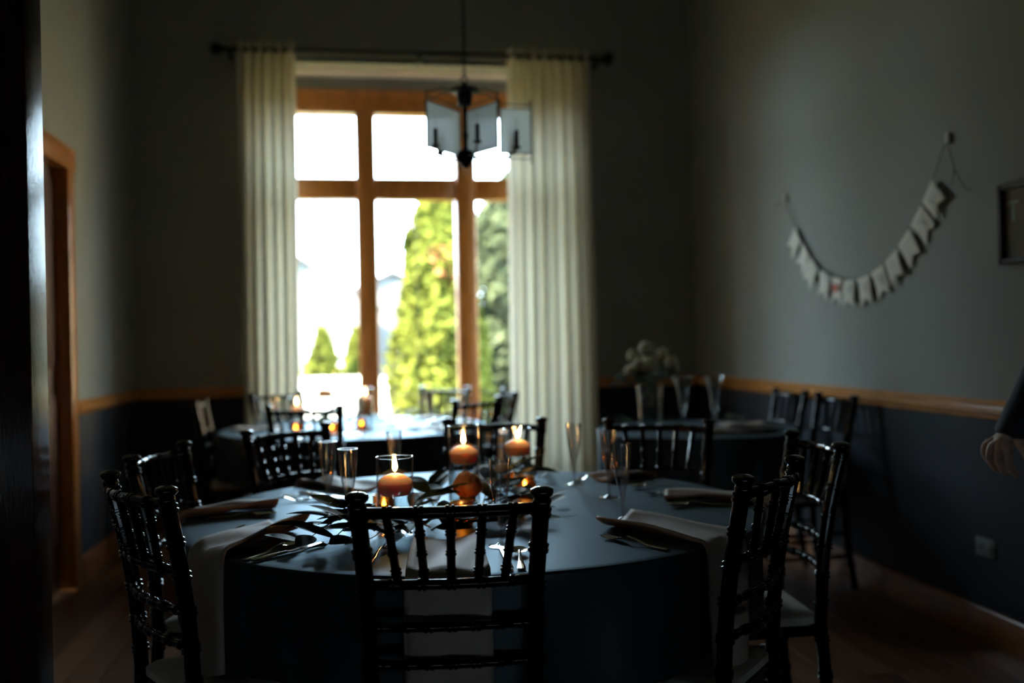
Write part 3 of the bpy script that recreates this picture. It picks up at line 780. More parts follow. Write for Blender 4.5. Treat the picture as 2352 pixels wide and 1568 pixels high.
def rose(p, z, size, mat, label, g, seed=0, rot=(0, 0, 0), stem_to=None):
    rnd = random.Random(seed)
    t = thing('rose', label, 'flower', (p[0], p[1], z), 0, g); t.rotation_euler = rot
    s = size/.085
    MB().lathe([(.0, -.010*s), (.010*s, -.006*s), (.016*s, .004*s), (.010*s, .01*s), (0, .012*s)], 12).build('calyx', 'stem', t)
    for ring, (n, tilt, rad, sc) in enumerate(((3, -.22, .000, .86), (4, -.14, .003, .93), (5, -.06, .006, .97), (6, .02, .009, .95), (7, .12, .011, .86))):
        for i in range(n):
            a = 2*PI*(i+.5*(ring % 2)+rnd.uniform(-.1, .1))/n
            # petal local +Y points inward-normal; stand around the centre
            link('petal', PETALS[mat], t, (rad*s*math.cos(a), rad*s*math.sin(a), -.004*s), (-tilt-rnd.uniform(-.06, .06), 0, a-PI/2), (s*sc, s*sc, s*sc*rnd.uniform(.92, 1.05)))
    if stem_to is not None:
        MB().tube([(0, 0, -.006*s), Vector(stem_to)*.5+Vector((.004, 0, 0)), stem_to], .0022, 6).build('stem', 'stem', t)
    return t
rose((.285, 2.61), .797, .128, 'peach_petal', 'open peach rose standing in the centrepiece greenery', 'roses in the centrepiece', 1, (-.15, .05, .3), (.0, .02, -.040))
rose((.425, 2.93), .792, .105, 'cream_petal', 'cream rose right of the tall middle vase', 'roses in the centrepiece', 2, (-.3, .3, 0), (.0, .0, -.044))

# flower vase on the rectangular table
VP = Vector((1.560, 5.04))
v = thing('flower_vase', 'clear glass vase of white roses on the small right table', 'vase', (VP.x, VP.y, ZT_+.0005))
MB().lathe([(.0, 0), (.055, 0), (.058, .003), (.062, .12), (.070, .23), (.0685, .231), (.0600, .12), (.055, .012), (.0, .010)], 32).build('glass', 'clear_glass', v)
MB().lathe([(.0, .0115), (.054, .0115), (.0575, .08), (.0590, .12), (.0, .12)], 28).build('water', 'water', v)
rr = random.Random(4)
names = ['lowest left white rose', 'top left white rose', 'top middle white rose', 'top right white rose', 'lower right white rose', 'front middle white rose', 'rear white rose', 'front left white rose', 'far right small white rose']
RP = [(-.115, -.04, .295), (-.085, .0, .375), (-.01, .02, .41), (.075, .01, .385), (.12, -.02, .30), (-.035, -.09, .315), (.02, .09, .35), (-.075, -.07, .325), (.095, -.07, .33)]
for i, (dx, dy, dz) in enumerate(RP):
    rose((VP.x+dx*.95, VP.y+dy*.95), ZT_+dz*.97, .100+.010*(i % 3), 'white_petal', names[i]+' in the glass vase bouquet', 'white roses in the vase', 30+i, (-dy*3.5, dx*3.5, 0), Vector((-dx*.85, -dy*.85, -dz+.09)))
for i in range(9):
    a = 2*PI*i/9+.2; r = .10+.04*rr.random()
    sprig((VP.x+.02*math.cos(a), VP.y+.02*math.sin(a)), (VP.x+r*1.25*math.cos(a), VP.y+r*1.25*math.sin(a)), ZT_+.225, 'leafy twig hanging round the rim of the flower vase', 6, 50+i, LEAF, g='leafy twigs in the flower vase', lift=.04+.05*rr.random(), sc=.95)
lab3 = ['pale leafy sprig lying left of the flower vase', 'pale leafy sprig lying in front of the flower vase', 'pale leafy sprig lying right of the flower vase', 'pale leafy sprig at the wall chair end of the right table']
for i, (a, b_) in enumerate((((1.50, 5.14), (1.40, 5.08)), ((1.55, 5.03), (1.47, 4.92)), ((1.60, 5.00), (1.66, 4.86)), ((1.99, 5.02), (2.10, 5.12)))):
    sprig(a, b_, ZG, lab3[i], 9, 70+i, LEAFP, g='pale greenery on the right table', lift=.03, sc=1.2)
# flared toasting goblets
def goblet(p, label):
    t = thing('toasting_goblet', label, 'glass', (p[0], p[1], ZT_+.0005), random.random()*3, 'toasting goblets')
    prof = [(.006, .012), (.0055, .06), (.010, .085), (.016, .10), (.020, .15), (.026, .19), (.036, .23), (.052, .275)]
    inn = [(.050, .275), (.034, .231), (.024, .19), (.018, .15), (.013, .105), (.003, .095)]
    MB().lathe(prof+inn+[(.001, .012)], 24, closed=True).build('bowl', 'crystal', t)
    MB().lathe([(.0, 0), (.036, 0), (.037, .002), (.014, .006), (.006, .012), (0, .012)], 24).build('foot', 'crystal', t)
goblet((1.72, 4.965), 'flared crystal goblet next to the white roses')
goblet((1.855, 4.85), 'flared crystal goblet standing alone right of the white roses')
# settings on the small table and on the window table
def flat_napkin(p, a, label, g, w_=.13, l=.26):
    def fn(u, v): return ((u-.5)*l, (v-.5)*w_, .008+.006*(2*v-1)**2+.003*math.sin(8*u))
    o = MB().grid(fn, 12, 8).build('napkin', 'napkin', None, (p[0], p[1], ZT_), (0, 0, a))
    so = o.modifiers.new('thick', 'SOLIDIFY'); so.thickness = .006; so.offset = -1
    return tag(o, label, 'napkin', g)
flat_napkin((1.87, 4.60), -.5, 'beige napkin on the right table before the goblets', 'napkins on the right table')
flat_napkin((2.07, 4.95), .1, 'beige napkin before the wall chair nearer the corner', 'napkins on the right table')
def plate(p, label):
    o = MB().lathe([(.0, .004), (.07, .004), (.085, .008), (.125, .017), (.127, .019), (.085, .0115), (.07, .0075), (.0, .0075)], 36).build('plate', 'black', None, (p[0], p[1], ZT_+.0005))
    return tag(o, label, 'plate', 'dark plates')
plate((2.02, 4.66), 'dark round plate on the small right table')
def seatset(c, R, a, i, side):
    a_ = math.radians(a); n = Vector((math.cos(a_), math.sin(a_))); t_ = Vector((-n.y, n.x)); P = lambda r, s: (c+n*r+t_*s)
    g = 'settings on the window table'
    flat_napkin(P(R-.20, 0), a_, 'beige napkin on the window table, '+side, 'napkins on the window table')
    cut('fork', P(R-.08, -.11), P(R-.28, -.11), 'silver fork on the window table, '+side, group='cutlery on the window table')
    cut('spoon', P(R-.08, .11), P(R-.28, .11), 'silver spoon on the window table, '+side, group='cutlery on the window table')
    flute(P(R-.33, .15), 'champagne flute on the window table, '+side, 'champagne flutes on the window table')
for i, (a, side) in enumerate(((-106, 'at the chair with its back to us'), (-43, 'near right side'), (0, 'right side'), (42, 'in the bay at the right'), (178, 'left end'), (118, 'far left side'))):
    seatset(T2, T2R, a, i, side)

# ------------------------------------------------------------------ chandelier
CX, CY = .453, 3.95
c = thing('chandelier', 'black iron chandelier with frosted glass panels hanging before the window', 'chandelier', (CX, CY, 0))
MB().lathe([(.010, 2.02), (.009, 2.05), (.013, 2.09), (.009, 2.10), (.009, 2.17), (.012, 2.19), (.009, 2.20), (.009, 2.30)], 14).build('stem', 'iron', c)
MB().lathe([(.0, 2.296), (.012, 2.294), (.018, 2.286), (.060, 2.276), (.064, 2.268), (.034, 2.258), (.030, 2.225), (.024, 2.205), (.0, 2.20)], 24).build('dome', 'iron', c)
MB().lathe([(.0, 1.945), (.010, 1.95), (.022, 1.965), (.034, 1.985), (.038, 2.005), (.030, 2.02), (.0, 2.025)], 20).build('bottom_bowl', 'iron', c)
MB().lathe([(.0, 1.915), (.010, 1.92), (.013, 1.932), (.008, 1.942), (.004, 1.948)], 14).build('crystal_finial', 'clear_glass', c)
MB().tube([(.014*math.cos(q), 0, 2.315+.014*math.sin(q)) for q in [2*PI*i/14 for i in range(15)]], .003, 6).build('top_loop', 'iron', c)
PZ0, PZ1 = 2.016, 2.203
def panel(a, b_):
    A, B = Vector((a[0]-CX, a[1]-CY, 0)), Vector((b_[0]-CX, b_[1]-CY, 0)); d_ = (B-A).normalized(); n = Vector((-d_.y, d_.x, 0))*.002
    g = MB(); g.rings([[(A+n)[0:2]+(PZ0,), (B+n)[0:2]+(PZ0,), (B-n)[0:2]+(PZ0,), (A-n)[0:2]+(PZ0,)], [(A+n)[0:2]+(PZ1,), (B+n)[0:2]+(PZ1,), (B-n)[0:2]+(PZ1,), (A-n)[0:2]+(PZ1,)]])
    p = g.build('glass_panel', 'frosted', c, smooth=False)
    for P in (A, B): MB().tube([(P.x, P.y, PZ0-.045), (P.x, P.y, PZ1+.04)], .0035, 6).build('panel_post', 'iron', p)
    for z in (PZ0-.022, PZ0, PZ1, PZ1+.020): MB().tube([(A.x, A.y, z), (B.x, B.y, z)], .0028, 6).build('panel_bar', 'iron', p)
panel((.285, 3.85), (.440, 4.045)); panel((.466, 4.045), (.575, 3.85)); panel((.602, 3.97), (.735, 3.975))
for (x, y) in ((-.13, -.07), (.205, -.06), (.20, .06), (-.10, .08), (.03, -.16)):
    MB().tube([(0, 0, 2.005), (x*.5, y*.5, 1.985), (x*.85, y*.85, 1.99), (x, y, 2.02)], .0045, 8).build('arm', 'iron', c)
    MB().lathe([(.0, 2.018), (.016, 2.02), (.018, 2.028), (.009, 2.032), (.009, 2.095), (.0, 2.097)], 12, (x, y, 0)).build('candle_sleeve', 'iron', c)
    MB().lathe([(.003, 2.097), (.008, 2.108), (.009, 2.118), (.004, 2.140), (.0, 2.15)], 10, (x, y, 0)).build('bulb', 'clear_glass', c)
for (x, y) in ((-.168, -.10), (.122, -.10), (.15, .02), (-.147, .02)):
    MB().tube([(0, 0, 2.262), (x*.6, y*.6, 2.262), (x, y, PZ1+.03)], .003, 6).build('arm', 'iron', c)
lk = MB().tube([(.008*math.cos(q), 0, .017*math.sin(q)) for q in [2*PI*i/12 for i in range(13)]], .0022, 6).mesh('chain_link', 'iron')
z = 2.345; i = 0
while z < ZC-.03:
    link('chain_link', lk, c, (0, 0, z), (0, 0, PI/2*(i % 2))); z += .029; i += 1
MB().tube([(.006*math.sin(9*q), .006*math.cos(9*q), 2.30+(ZC-.02-2.30)*q) for q in [k_/40 for k_ in range(41)]], .0018, 6).build('cord', 'iron', c)
MB().lathe([(.0, ZC-.045), (.02, ZC-.04), (.055, ZC-.015), (.06, ZC), (.0, ZC)], 20).build('canopy', 'iron', c)

# ------------------------------------------------------------------ bunting on the right wall
def text_mesh(ch, size, mat, ext=.0004):
    cu = bpy.data.curves.new('t', 'FONT'); cu.body = ch; cu.size = size; cu.extrude = ext; cu.align_x = 'CENTER'; cu.align_y = 'CENTER'
    to = bpy.data.objects.new('t', cu); COL.objects.link(to)
    dg = bpy.context.evaluated_depsgraph_get(); me = bpy.data.meshes.new_from_object(to.evaluated_get(dg))
    bpy.data.objects.remove(to); bpy.data.curves.remove(cu)
    me.materials.clear(); me.materials.append(MATS[mat]); return me
XS = XR-.016
SP = [(5.153, 2.013), (5.023, 1.841), (4.928, 1.733), (4.768, 1.596), (4.643, 1.541), (4.562, 1.520), (4.411, 1.498), (4.267, 1.509), (4.131, 1.548), (4.009, 1.613), (3.913, 1.681), (3.817, 1.773), (3.722, 1.880), (3.623, 2.028)]
bt = thing('bunting', 'linen letter bunting strung across the right wall', 'bunting', (0, 0, 0))
sv = [Vector((XS, y, z)) for y, z in SP]
def catmull(P, n=8):
    out = []
    for i in range(len(P)-1):
        p0, p1, p2, p3 = P[max(i-1, 0)], P[i], P[i+1], P[min(i+2, len(P)-1)]
        for k_ in range(n):
            t_ = k_/n; out.append(.5*((2*p1)+(p2-p0)*t_+(2*p0-5*p1+4*p2-p3)*t_*t_+(3*p1-p0-3*p2+p3)*t_**3))
    return out+[P[-1]]
cv = catmull(sv)
MB().tube(cv, .0022, 6).build('string', 'twine', bt)
MB().tube(catmull([Vector((XS, 3.623, 2.028)), Vector((XS-.004, 3.59, 1.95)), Vector((XS, 3.578, 1.89)), Vector((XS, 3.60, 1.83))]), .002, 6).build('string_end', 'twine', bt)
MB().tube(catmull([Vector((XS, 3.580, 1.90)), Vector((XS-.003, 3.54, 1.85)), Vector((XS, 3.50, 1.80)), Vector((XS, 3.47, 1.795))]), .002, 6).build('string_end', 'twine', bt)
MB().tube(catmull([Vector((XS, 5.153, 2.013)), Vector((XS-.003, 5.20, 2.0)), Vector((XS, 5.27, 1.985))]), .002, 6).build('string_end', 'twine', bt)
for (y, z) in ((5.153, 2.013), (3.623, 2.028)):
    MB().box(XR-.018, XR-.001, y-.014, y+.014, z-.020, z+.024, .004).build('wall_hook', 'paint_white', bt)
acc = [0]
for a, b_ in zip(cv, cv[1:]): acc.append(acc[-1]+(b_-a).length)
def at_len(s):
    for i in range(len(cv)-1):
        if acc[i+1] >= s:
            t_ = (s-acc[i])/(acc[i+1]-acc[i]); return cv[i].lerp(cv[i+1], t_), (cv[i+1]-cv[i]).normalized()
    return cv[-1], (cv[-1]-cv[-2]).normalized()
s0, s1 = acc[8*1]+.0, acc[8*12]+.005
FW, FH = .112, .142
flag_poly = [(-FW/2, 0), (FW/2, 0), (FW/2, -FH), (0, -FH+.036), (-FW/2, -FH)]
def flag_mesh(bend):
    m = MB(); n = 6
    def zoff(x, y): return .010*bend*math.sin(y/FH*2.6)+.004*math.sin(x*40)*(-y/FH)
    def fn(u, v):
        x = (u-.5)*FW; yb = -FH+.036*(1-abs(2*u-1)); y = yb*v
        return (x, y, zoff(x, y))
    m.grid(fn, 8, 6); return m.mesh('flag', 'paper')
FM = [flag_mesh(.6), flag_mesh(1.2), flag_mesh(-.5)]
heart = []
for i in range(28):
    q = 2*PI*i/28; heart.append((.0018*16*math.sin(q)**3, .0018*(13*math.cos(q)-5*math.cos(2*q)-2*math.cos(3*q)-math.cos(4*q))))
heart_me = MB().prism(heart, lambda p: (p[0], p[1], -.0005), lambda p: (p[0], p[1], .0008)).mesh('printed_heart', 'paint_red', False)
WORD = 'JUST*MARRIED'
for i, ch in enumerate(WORD):
    s = s0+(s1-s0)*(i+.5)/len(WORD); p, T = at_len(s)
    up = Vector((0, T.z, -T.y))   # perpendicular in the wall plane, towards the inside of the loop
    n = T.cross(up).normalized()
    Mx = Matrix.Identity(4)
    for r_ in range(3): Mx[r_][0], Mx[r_][1], Mx[r_][2] = T[r_], up[r_], n[r_]
    Mx.translation = p+n*.006
    f = link('flag', FM[i % 3], bt); f.matrix_local = Mx
    so = f.modifiers.new('thick', 'SOLIDIFY'); so.thickness = .0012; so.offset = -1
    if ch == '*': h = link('printed_heart', heart_me, f, (0, -.055, .008))
    else: h = link('printed_letter', text_mesh(ch, .085, 'paint_white'), f, (0, -.055, .0085))

# framed sign, socket
pf = thing('framed_sign', 'dark framed beige sign with a pale letter T at the right edge of the photo', 'sign', (XR, 3.10, 1.627))
for (y0, y1, z0, z1) in ((.165, .187, -.150, .150), (-.187, -.165, -.150, .150), (-.165, .165, .128, .150), (-.165, .165, -.150, -.128)):
    MB().box(-.040, -.001, y0, y1, z0, z1, .002).build('frame_bar', 'black', pf)
MB().box(-.020, -.004, -.165, .165, -.128, .128).build('panel', 'canvas', pf)
tl = link('printed_letter', text_mesh('T', .11, 'canvas_print'), pf, (-.0206, .122, .042)); tl.rotation_euler = (PI/2, 0, -PI/2)
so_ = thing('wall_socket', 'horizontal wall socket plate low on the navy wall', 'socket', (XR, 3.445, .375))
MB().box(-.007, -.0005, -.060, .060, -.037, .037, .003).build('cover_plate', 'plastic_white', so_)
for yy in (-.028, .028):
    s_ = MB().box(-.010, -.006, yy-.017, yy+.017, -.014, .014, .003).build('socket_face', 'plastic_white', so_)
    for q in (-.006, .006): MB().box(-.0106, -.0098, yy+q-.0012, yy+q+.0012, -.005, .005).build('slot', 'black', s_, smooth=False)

# ------------------------------------------------------------------ person at the right edge
RV, FV = Vector((.9875, -.1577, 0)), Vector((.1577, .9875, 0))
BD = 2.66
def abc(a, b_, c_): return RV*a+FV*(BD+b_)+Vector((0, 0, c_))
def skin_mesh(name, nodes, edges, root, mat, parent, sub=2):
    idx = {k_: i for i, k_ in enumerate(nodes)}
    me = bpy.data.meshes.new(name)
    me.from_pydata([abc(*nodes[k_][0]) for k_ in nodes], [(idx[a], idx[b_]) for a, b_ in edges], [])
    o = bpy.data.objects.new(name, me); COL.objects.link(o); o.parent = parent
    sk = o.modifiers.new('skin', 'SKIN'); sk.use_smooth_shade = True
    if not me.skin_vertices: me.skin_vertices.new()
    for k_ in nodes:
        r = nodes[k_][1]; r = r if isinstance(r, tuple) else (r, r)
        v_ = me.skin_vertices[0].data[idx[k_]]; v_.radius = r; v_.use_root = (k_ == root)
    su = o.modifiers.new('sub', 'SUBSURF'); su.levels = sub; su.render_levels = sub
    me.materials.append(MATS[mat]); return o
per = thing('person', 'person in a navy suit at the right edge, hand hanging with curled fingers', 'person', (0, 0, 0))
PC = 1.735
N = {
 'pelvis': ((PC, 0, .93), (.09, .07)), 'waist': ((PC, 0, 1.08), (.095, .07)), 'chest': ((PC, 0, 1.26), (.11, .07)), 'upper': ((PC, 0, 1.40), (.09, .06)), 'neck0': ((PC, 0, 1.49), .055), 'neck': ((PC, -.01, 1.545), .054),
 'jaw': ((PC, -.030, 1.590), (.072, .082)), 'head': ((PC, -.012, 1.66), (.098, .116)), 'crown': ((PC, -.005, 1.725), (.090, .106)),
 'nose': ((PC, -.125, 1.640), .012),
 'shR': ((1.564, 0, 1.372), .052), 'elR': ((1.520, .02, 1.155), .044), 'wrR': ((1.392, .0, .962), (.026, .021)),
 'hdR': ((1.366, .0, .935), (.034, .019)),
 'shL': ((PC+.173, 0, 1.372), .052), 'elL': ((PC+.23, .04, 1.16), .044), 'wrL': ((PC+.22, -.04, .92), .026), 'hdL': ((PC+.215, -.06, .85), (.03, .018)), 'fiL': ((PC+.205, -.07, .78), .014),
 'hipR': ((PC-.085, 0, .86), .066), 'knR': ((PC-.09, -.01, .49), .058), 'anR': ((PC-.095, .02, .09), .042), 'toR': ((PC-.10, -.13, .045), .035),
 'hipL': ((PC+.085, 0, .86), .066), 'knL': ((PC+.09, -.01, .49), .058), 'anL': ((PC+.095, .02, .09), .042), 'toL': ((PC+.10, -.13, .045), .035),
}
Eg = [('pelvis', 'waist'), ('waist', 'chest'), ('chest', 'upper'), ('upper', 'neck0'), ('neck0', 'neck'), ('neck', 'jaw'), ('jaw', 'head'), ('head', 'crown'), ('head', 'nose'),
      ('upper', 'shR'), ('shR', 'elR'), ('elR', 'wrR'), ('wrR', 'hdR'), ('upper', 'shL'), ('shL', 'elL'), ('elL', 'wrL'), ('wrL', 'hdL'), ('hdL', 'fiL'),
      ('pelvis', 'hipR'), ('hipR', 'knR'), ('knR', 'anR'), ('anR', 'toR'), ('pelvis', 'hipL'), ('hipL', 'knL'), ('knL', 'anL'), ('anL', 'toL')]
# right hand: metacarpals fan from the palm, fingers bend down; index nearest the camera
FING = [('pinky', [(1.326, .036, .913), (1.322, .040, .886), (1.331, .038, .866), (1.343, .034, .852)], .0092),
        ('ring', [(1.330, .015, .908), (1.325, .018, .874), (1.336, .016, .850), (1.351, .012, .836)], .0100),
        ('middle', [(1.340, -.008, .903), (1.337, -.007, .867), (1.349, -.010, .842), (1.365, -.013, .829)], .0104),
        ('index', [(1.354, -.030, .901), (1.354, -.031, .866), (1.366, -.034, .840), (1.383, -.037, .826)], .0104),
        ('thumb', [(1.384, -.036, .918), (1.396, -.050, .886), (1.404, -.054, .860), (1.408, -.054, .838)], .0112)]
for nm, pts, r in FING:
    prev = 'hdR' if nm != 'thumb' else 'wrR'
    for i, p in enumerate(pts):
        k_ = nm+str(i); rad = [r*1.22, r*1.02, r*.95, r*.78][i]
        N[k_] = (p, rad); Eg.append((prev, k_)); prev = k_
skin_mesh('body', N, Eg, 'pelvis', 'skin', per)
NJ = {'hem': ((PC, 0, .74), (.190, .145)), 'hip': ((PC, 0, .90), (.180, .138)), 'waist': ((PC, 0, 1.08), (.155, .118)), 'chest': ((PC, 0, 1.26), (.180, .135)), 'upper': ((PC, 0, 1.41), (.120, .100)), 'col': ((PC, .005, 1.495), .080),
      'shR': ((1.562, 0, 1.372), .074), 'elR': ((1.520, .02, 1.155), .064), 'foR': ((1.455, .01, 1.055), .060), 'cuR': ((1.378, .0, .942), (.050, .046)), 'cuE': ((1.371, .0, .928), (.047, .043)),
      'shL': ((PC+.173, 0, 1.372), .074), 'elL': ((PC+.23, .04, 1.16), .064), 'cuL': ((PC+.222, -.03, .955), .048)}
skin_mesh('suit_jacket', NJ, [('hem', 'hip'), ('hip', 'waist'), ('waist', 'chest'), ('chest', 'upper'), ('upper', 'col'), ('upper', 'shR'), ('shR', 'elR'), ('elR', 'foR'), ('foR', 'cuR'), ('cuR', 'cuE'), ('upper', 'shL'), ('shL', 'elL'), ('elL', 'cuL')], 'waist', 'suit', per)
NT = {'w': ((PC, 0, .98), (.135, .105)), 'p': ((PC, 0, .90), (.14, .11)), 'hR': ((PC-.088, 0, .84), .105), 'kR': ((PC-.09, -.01, .49), .078), 'aR': ((PC-.095, .015, .075), .066),
      'hL': ((PC+.088, 0, .84), .105), 'kL': ((PC+.09, -.01, .49), .078), 'aL': ((PC+.095, .015, .075), .066)}
skin_mesh('trousers', NT, [('w', 'p'), ('p', 'hR'), ('hR', 'kR'), ('kR', 'aR'), ('p', 'hL'), ('hL', 'kL'), ('kL', 'aL')], 'p', 'suit', per)
for sx in (-1, 1):
    NS = {'h': ((PC+sx*.095, .045, .042), (.042, .042)), 'm': ((PC+sx*.097, -.06, .040), (.046, .040)), 't': ((PC+sx*.10, -.15, .034), (.043, .034)), 'e': ((PC+sx*.10, -.19, .028), (.03, .027))}
    skin_mesh('shoe', NS, [('h', 'm'), ('m', 't'), ('t', 'e')], 'm', 'shoe', per)
def hair_fn(u, v):
    a = 2*PI*u; e0 = -.55+1.15*max(0, -math.sin(a))**1.5; e = e0+(PI/2-e0)*v
    k_ = 1+.03*math.sin(23*a)*(1-v)
    return abc(PC+.094*k_*math.cos(e)*math.cos(a), .004+.112*k_*math.cos(e)*math.sin(a), 1.682+.098*math.sin(e))
MB().grid(hair_fn, 24, 8, True).build('hair', 'hair', per)
for sx in (-1, 1):
    e_ = abc(PC+sx*.030, -.086, 1.662); MB().lathe([(.0, -.011), (.008, -.008), (.011, 0), (.008, .008), (.0, .011)], 12).build('eye', 'paint_white', per, e_)
    MB().lathe([(.0, -.012), (.014, -.008), (.02, 0), (.012, .01), (.0, .012)], 12).build('ear', 'skin', per, abc(PC+sx*.080, 0, 1.650), (0, PI/2, 0))

MB().grid(lambda u, v: abc(PC+.026*(2*u-1), -.098+.012*(2*u-1)**2-.004*math.sin(PI*v), 1.600+.012*v), 8, 4).build('lips', 'lips', per)
# ------------------------------------------------------------------ garden outside the window
ZG_ = -.55
g = struct(MB().box(-60, 60, BY+.14, 120, ZG_-.3, ZG_).build('ground', 'grass', smooth=False)); g['label'] = 'lawn outside the window'
def dirx(px, Y): return Y*math.tan(YAW+math.atan((px-1176)/FPX))
def tree(px, Y, zt, rad_fn, n, label, mat, seed, size=.16, cat='tree', trunk=.09, extra=None, group=None):
    rnd = random.Random(seed); X = dirx(px, Y)
    t = thing('garden_tree' if cat == 'tree' else 'garden_bush', label, cat, (X, Y, ZG_), 0, group)
    MB().tube([(0, 0, -.02), (.02, .01, (zt-ZG_)*.5), (0, 0, (zt-ZG_)*.92)], [trunk, trunk*.7, trunk*.25], 8).build('trunk', 'bark', t)
    m = MB(); H = zt-ZG_
    for i in range(n):
        h = rnd.random()**.85; a = rnd.uniform(0, 2*PI)
        lump = 1+.35*noise.noise(Vector((math.cos(a)*1.7+seed, math.sin(a)*1.7, h*5)))
        r = rad_fn(h)*lump*(rnd.random()**.45)
        p = Vector((r*math.cos(a), r*math.sin(a), .12+h*(H-.1)))
        d1 = Vector((rnd.gauss(0, 1), rnd.gauss(0, 1), rnd.gauss(0, .7))).normalized(); d2 = d1.cross(Vector((rnd.gauss(0, 1), rnd.gauss(0, 1), rnd.gauss(0, 1)))).normalized()
        s = size*rnd.uniform(.6, 1.3); k_ = len(m.v)
        m.v += [tuple(p-d1*s), tuple(p+d2*s*.4), tuple(p+d1*s), tuple(p-d2*s*.4)]; m.f.append((k_, k_+1, k_+2, k_+3))
    me = bpy.data.meshes.new('foliage'); me.from_pydata(m.v, [], m.f); me.materials.append(MATS[mat])
    f = bpy.data.objects.new('foliage', me); COL.objects.link(f); f.parent = t; f['kind'] = 'stuff'
    if extra:
        for (ex, ey, ez, er) in extra:
            mm = MB()
            for i in range(60):
                d1 = Vector((rnd.gauss(0, 1), rnd.gauss(0, 1), rnd.gauss(0, 1))).normalized(); d2 = d1.orthogonal().normalized()
                p = Vector((ex, ey, ez-ZG_))+Vector((rnd.gauss(0, er), rnd.gauss(0, er), rnd.gauss(0, er))); k_ = len(mm.v); s = .09
                mm.v += [tuple(p-d1*s), tuple(p+d2*s*.5), tuple(p+d1*s), tuple(p-d2*s*.5)]; mm.f.append((k_, k_+1, k_+2, k_+3))
            mo = bpy.data.meshes.new('orange_leaves'); mo.from_pydata(mm.v, [], mm.f); mo.materials.append(MATS['foliage_orange'])
            q = bpy.data.objects.new('orange_leaves', mo); COL.objects.link(q); q.parent = t; q['kind'] = 'stuff'
    return t
tree(1012, 14, 3.40, lambda h: .78*(1-h)**.5+.10, 15000, 'tall yellow green conifer in the middle window light', 'foliage', 3, .085, extra=[(-.02, -.30, 2.50, .07), (.14, -.34, 2.20, .08)])
tree(1215, 17.2, 4.5, lambda h: 1.55*math.sin(PI*min(1, .18+h*.80))**.8, 22000, 'broad grey green tree in the right window light', 'foliage_dark', 4, .11)
tree(740, 26, 1.7, lambda h: .5*math.sin(PI*min(1, .25+h*.72)), 2500, 'small round yellow tree beyond the left window light', 'foliage', 5, .12, group='small trees before the pale houses')
tree(818, 27, 1.7, lambda h: .42*math.sin(PI*min(1, .25+h*.72)), 2000, 'small yellow tree beside the left mullion', 'foliage', 6, .12, group='small trees before the pale houses')
tree(700, 12.8, .05, lambda h: .55*math.sin(PI*min(1, .3+h*.68)), 2500, 'low bush under the left window light', 'foliage', 8, .07, 'bush', .02)
tree(850, 11.3, -.02, lambda h: .45*math.sin(PI*min(1, .3+h*.68)), 2500, 'low bush under the middle window light', 'foliage', 9, .07, 'bush', .02)
tree(960, 10.4, .1, lambda h: .5*math.sin(PI*min(1, .3+h*.68)), 3000, 'low bush at the foot of the conifer', 'foliage', 10, .07, 'bush', .02)
def house(X, Y, hw, dep, ze, zr_, label, rz=0, wall='siding'):
    t = thing('house', label, 'house', (X, Y, ZG_), rz); e, r = ze-ZG_, zr_-ZG_
    MB().box(-hw, hw, 0, dep, 0, e).prism([(-hw, e), (hw, e), (0, r)], lambda p: (p[0], 0.0, p[1]), lambda p: (p[0], dep, p[1])).build('walls', wall, t, smooth=False)
    for sx in (-1, 1):
        A = Vector((0, 0, r+.05)); Bv = Vector((sx*(hw+.3), 0, e-.1)); nrm = Vector((0, 0, .12))
        MB().rings([[A+Vector((0, -.3, 0)), Bv+Vector((0, -.3, 0)), Bv+Vector((0, -.3, 0))+nrm, A+Vector((0, -.3, 0))+nrm], [A+Vector((0, dep+.3, 0)), Bv+Vector((0, dep+.3, 0)), Bv+Vector((0, dep+.3, 0))+nrm, A+Vector((0, dep+.3, 0))+nrm]]).build('roof_slope', 'roof', t, smooth=False)
    for x in (-hw*.55, hw*.2, hw*.62):
        f = MB().box(x-.42, x+.42, -.06, .02, 1.0, 2.3).build('window_frame', 'paint_white', t, smooth=False)
        MB().box(x-.34, x+.34, -.08, -.05, 1.08, 2.22).build('window_pane', 'house_glass', f, smooth=False)
    return t
house(dirx(690, 38), 38, 2.9, 7, 2.7, 4.6, 'pale gabled house beyond the left window light')
house(dirx(905, 46), 46, 3.2, 7, 3.2, 4.6, 'pale house far behind the middle window light')
pol = MB().tube([(0, 0, 0), (0, 0, 4.9)], .05, 8).build('utility_pole', 'bark', None, (dirx(728, 30), 30, ZG_)); tag(pol, 'thin pole in front of the pale gabled house', 'pole')
fe = thing('picket_fence', 'low white fence across the lawn before the houses', 'fence', (dirx(760, 24), 24, ZG_))
for z in (.25, .75): MB().box(-3.5, 1.35, -.02, .02, z, z+.1).build('fence_rail', 'paint_white', fe, smooth=False)
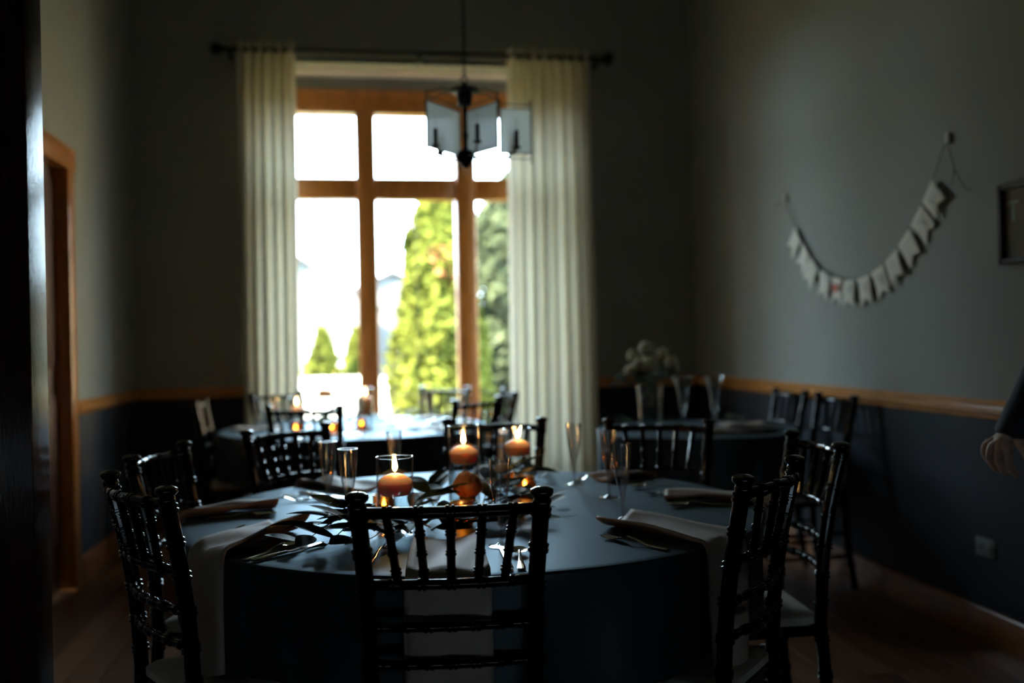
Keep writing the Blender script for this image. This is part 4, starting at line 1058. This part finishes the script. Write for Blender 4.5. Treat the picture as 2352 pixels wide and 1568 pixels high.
pk = MB().prism([(-.045, 0), (.045, 0), (.045, .95), (0, 1.02), (-.045, .95)], lambda p: (p[0], -.045, p[1]), lambda p: (p[0], -.022, p[1])).mesh('picket', 'paint_white', False)
for i in range(38): link('picket', pk, fe, (-3.45+i*.128, 0, 0))
house(10.6, 16.6, 4.2, 8, 5.2, 7.6, 'unseen cream house added at the right to reflect warm light inside', -PI/4, 'bounce_siding')  # put in out of view to bounce warm sun onto the left wall
for i, (bx, by, h_, r_) in enumerate(((-2.3, 14.2, 7.0, 1.05), (-4.65, 15.4, 7.8, 1.2))):  # out-of-view trees put in to hold light off the near right wall
    t_ = tree(1176, by, h_, lambda h, r_=r_: r_*math.sin(PI*min(1, .15+h*.82))**.8, 14000, ['dense unseen tree added at the left to dim the right wall', 'taller unseen tree added farther left to dim the right wall'][i], 'foliage_dark', 40+i, .24)
    t_.location = (bx, by, ZG_)
# unseen leafy block added to keep light off the upper right wall
hd = thing('blocker_hedge', 'unseen leafy block added at the left to shade the right wall', 'blocker_hedge', (-6.9, 13.2, ZG_), math.radians(50))
m = MB(); rnd = random.Random(99)
m.box(-3.6, 3.6, -.45, .45, 0, 2.7)
core = m.build('blocker_hedge_core', 'foliage_dark', hd, smooth=False)
m = MB()
for i in range(9000):
    f_ = rnd.random(); x = rnd.uniform(-3.65, 3.65); z = rnd.uniform(.02, 2.75); y = rnd.choice((-.47, .47))+rnd.gauss(0, .04)
    if f_ > .75: y = rnd.uniform(-.5, .5); z = 2.73+rnd.gauss(0, .04)
    p = Vector((x, y, z)); d1 = Vector((rnd.gauss(0, 1), rnd.gauss(0, 1), rnd.gauss(0, 1))).normalized(); d2 = d1.orthogonal().normalized(); k = len(m.v); q = .07
    m.v += [tuple(p-d1*q), tuple(p+d2*q*.5), tuple(p+d1*q), tuple(p-d2*q*.5)]; m.f.append((k, k+1, k+2, k+3))
me = bpy.data.meshes.new('foliage'); me.from_pydata(m.v, [], m.f); me.materials.append(MATS['foliage_dark'])
f_ = bpy.data.objects.new('foliage', me); COL.objects.link(f_); f_.parent = hd; f_['kind'] = 'stuff'
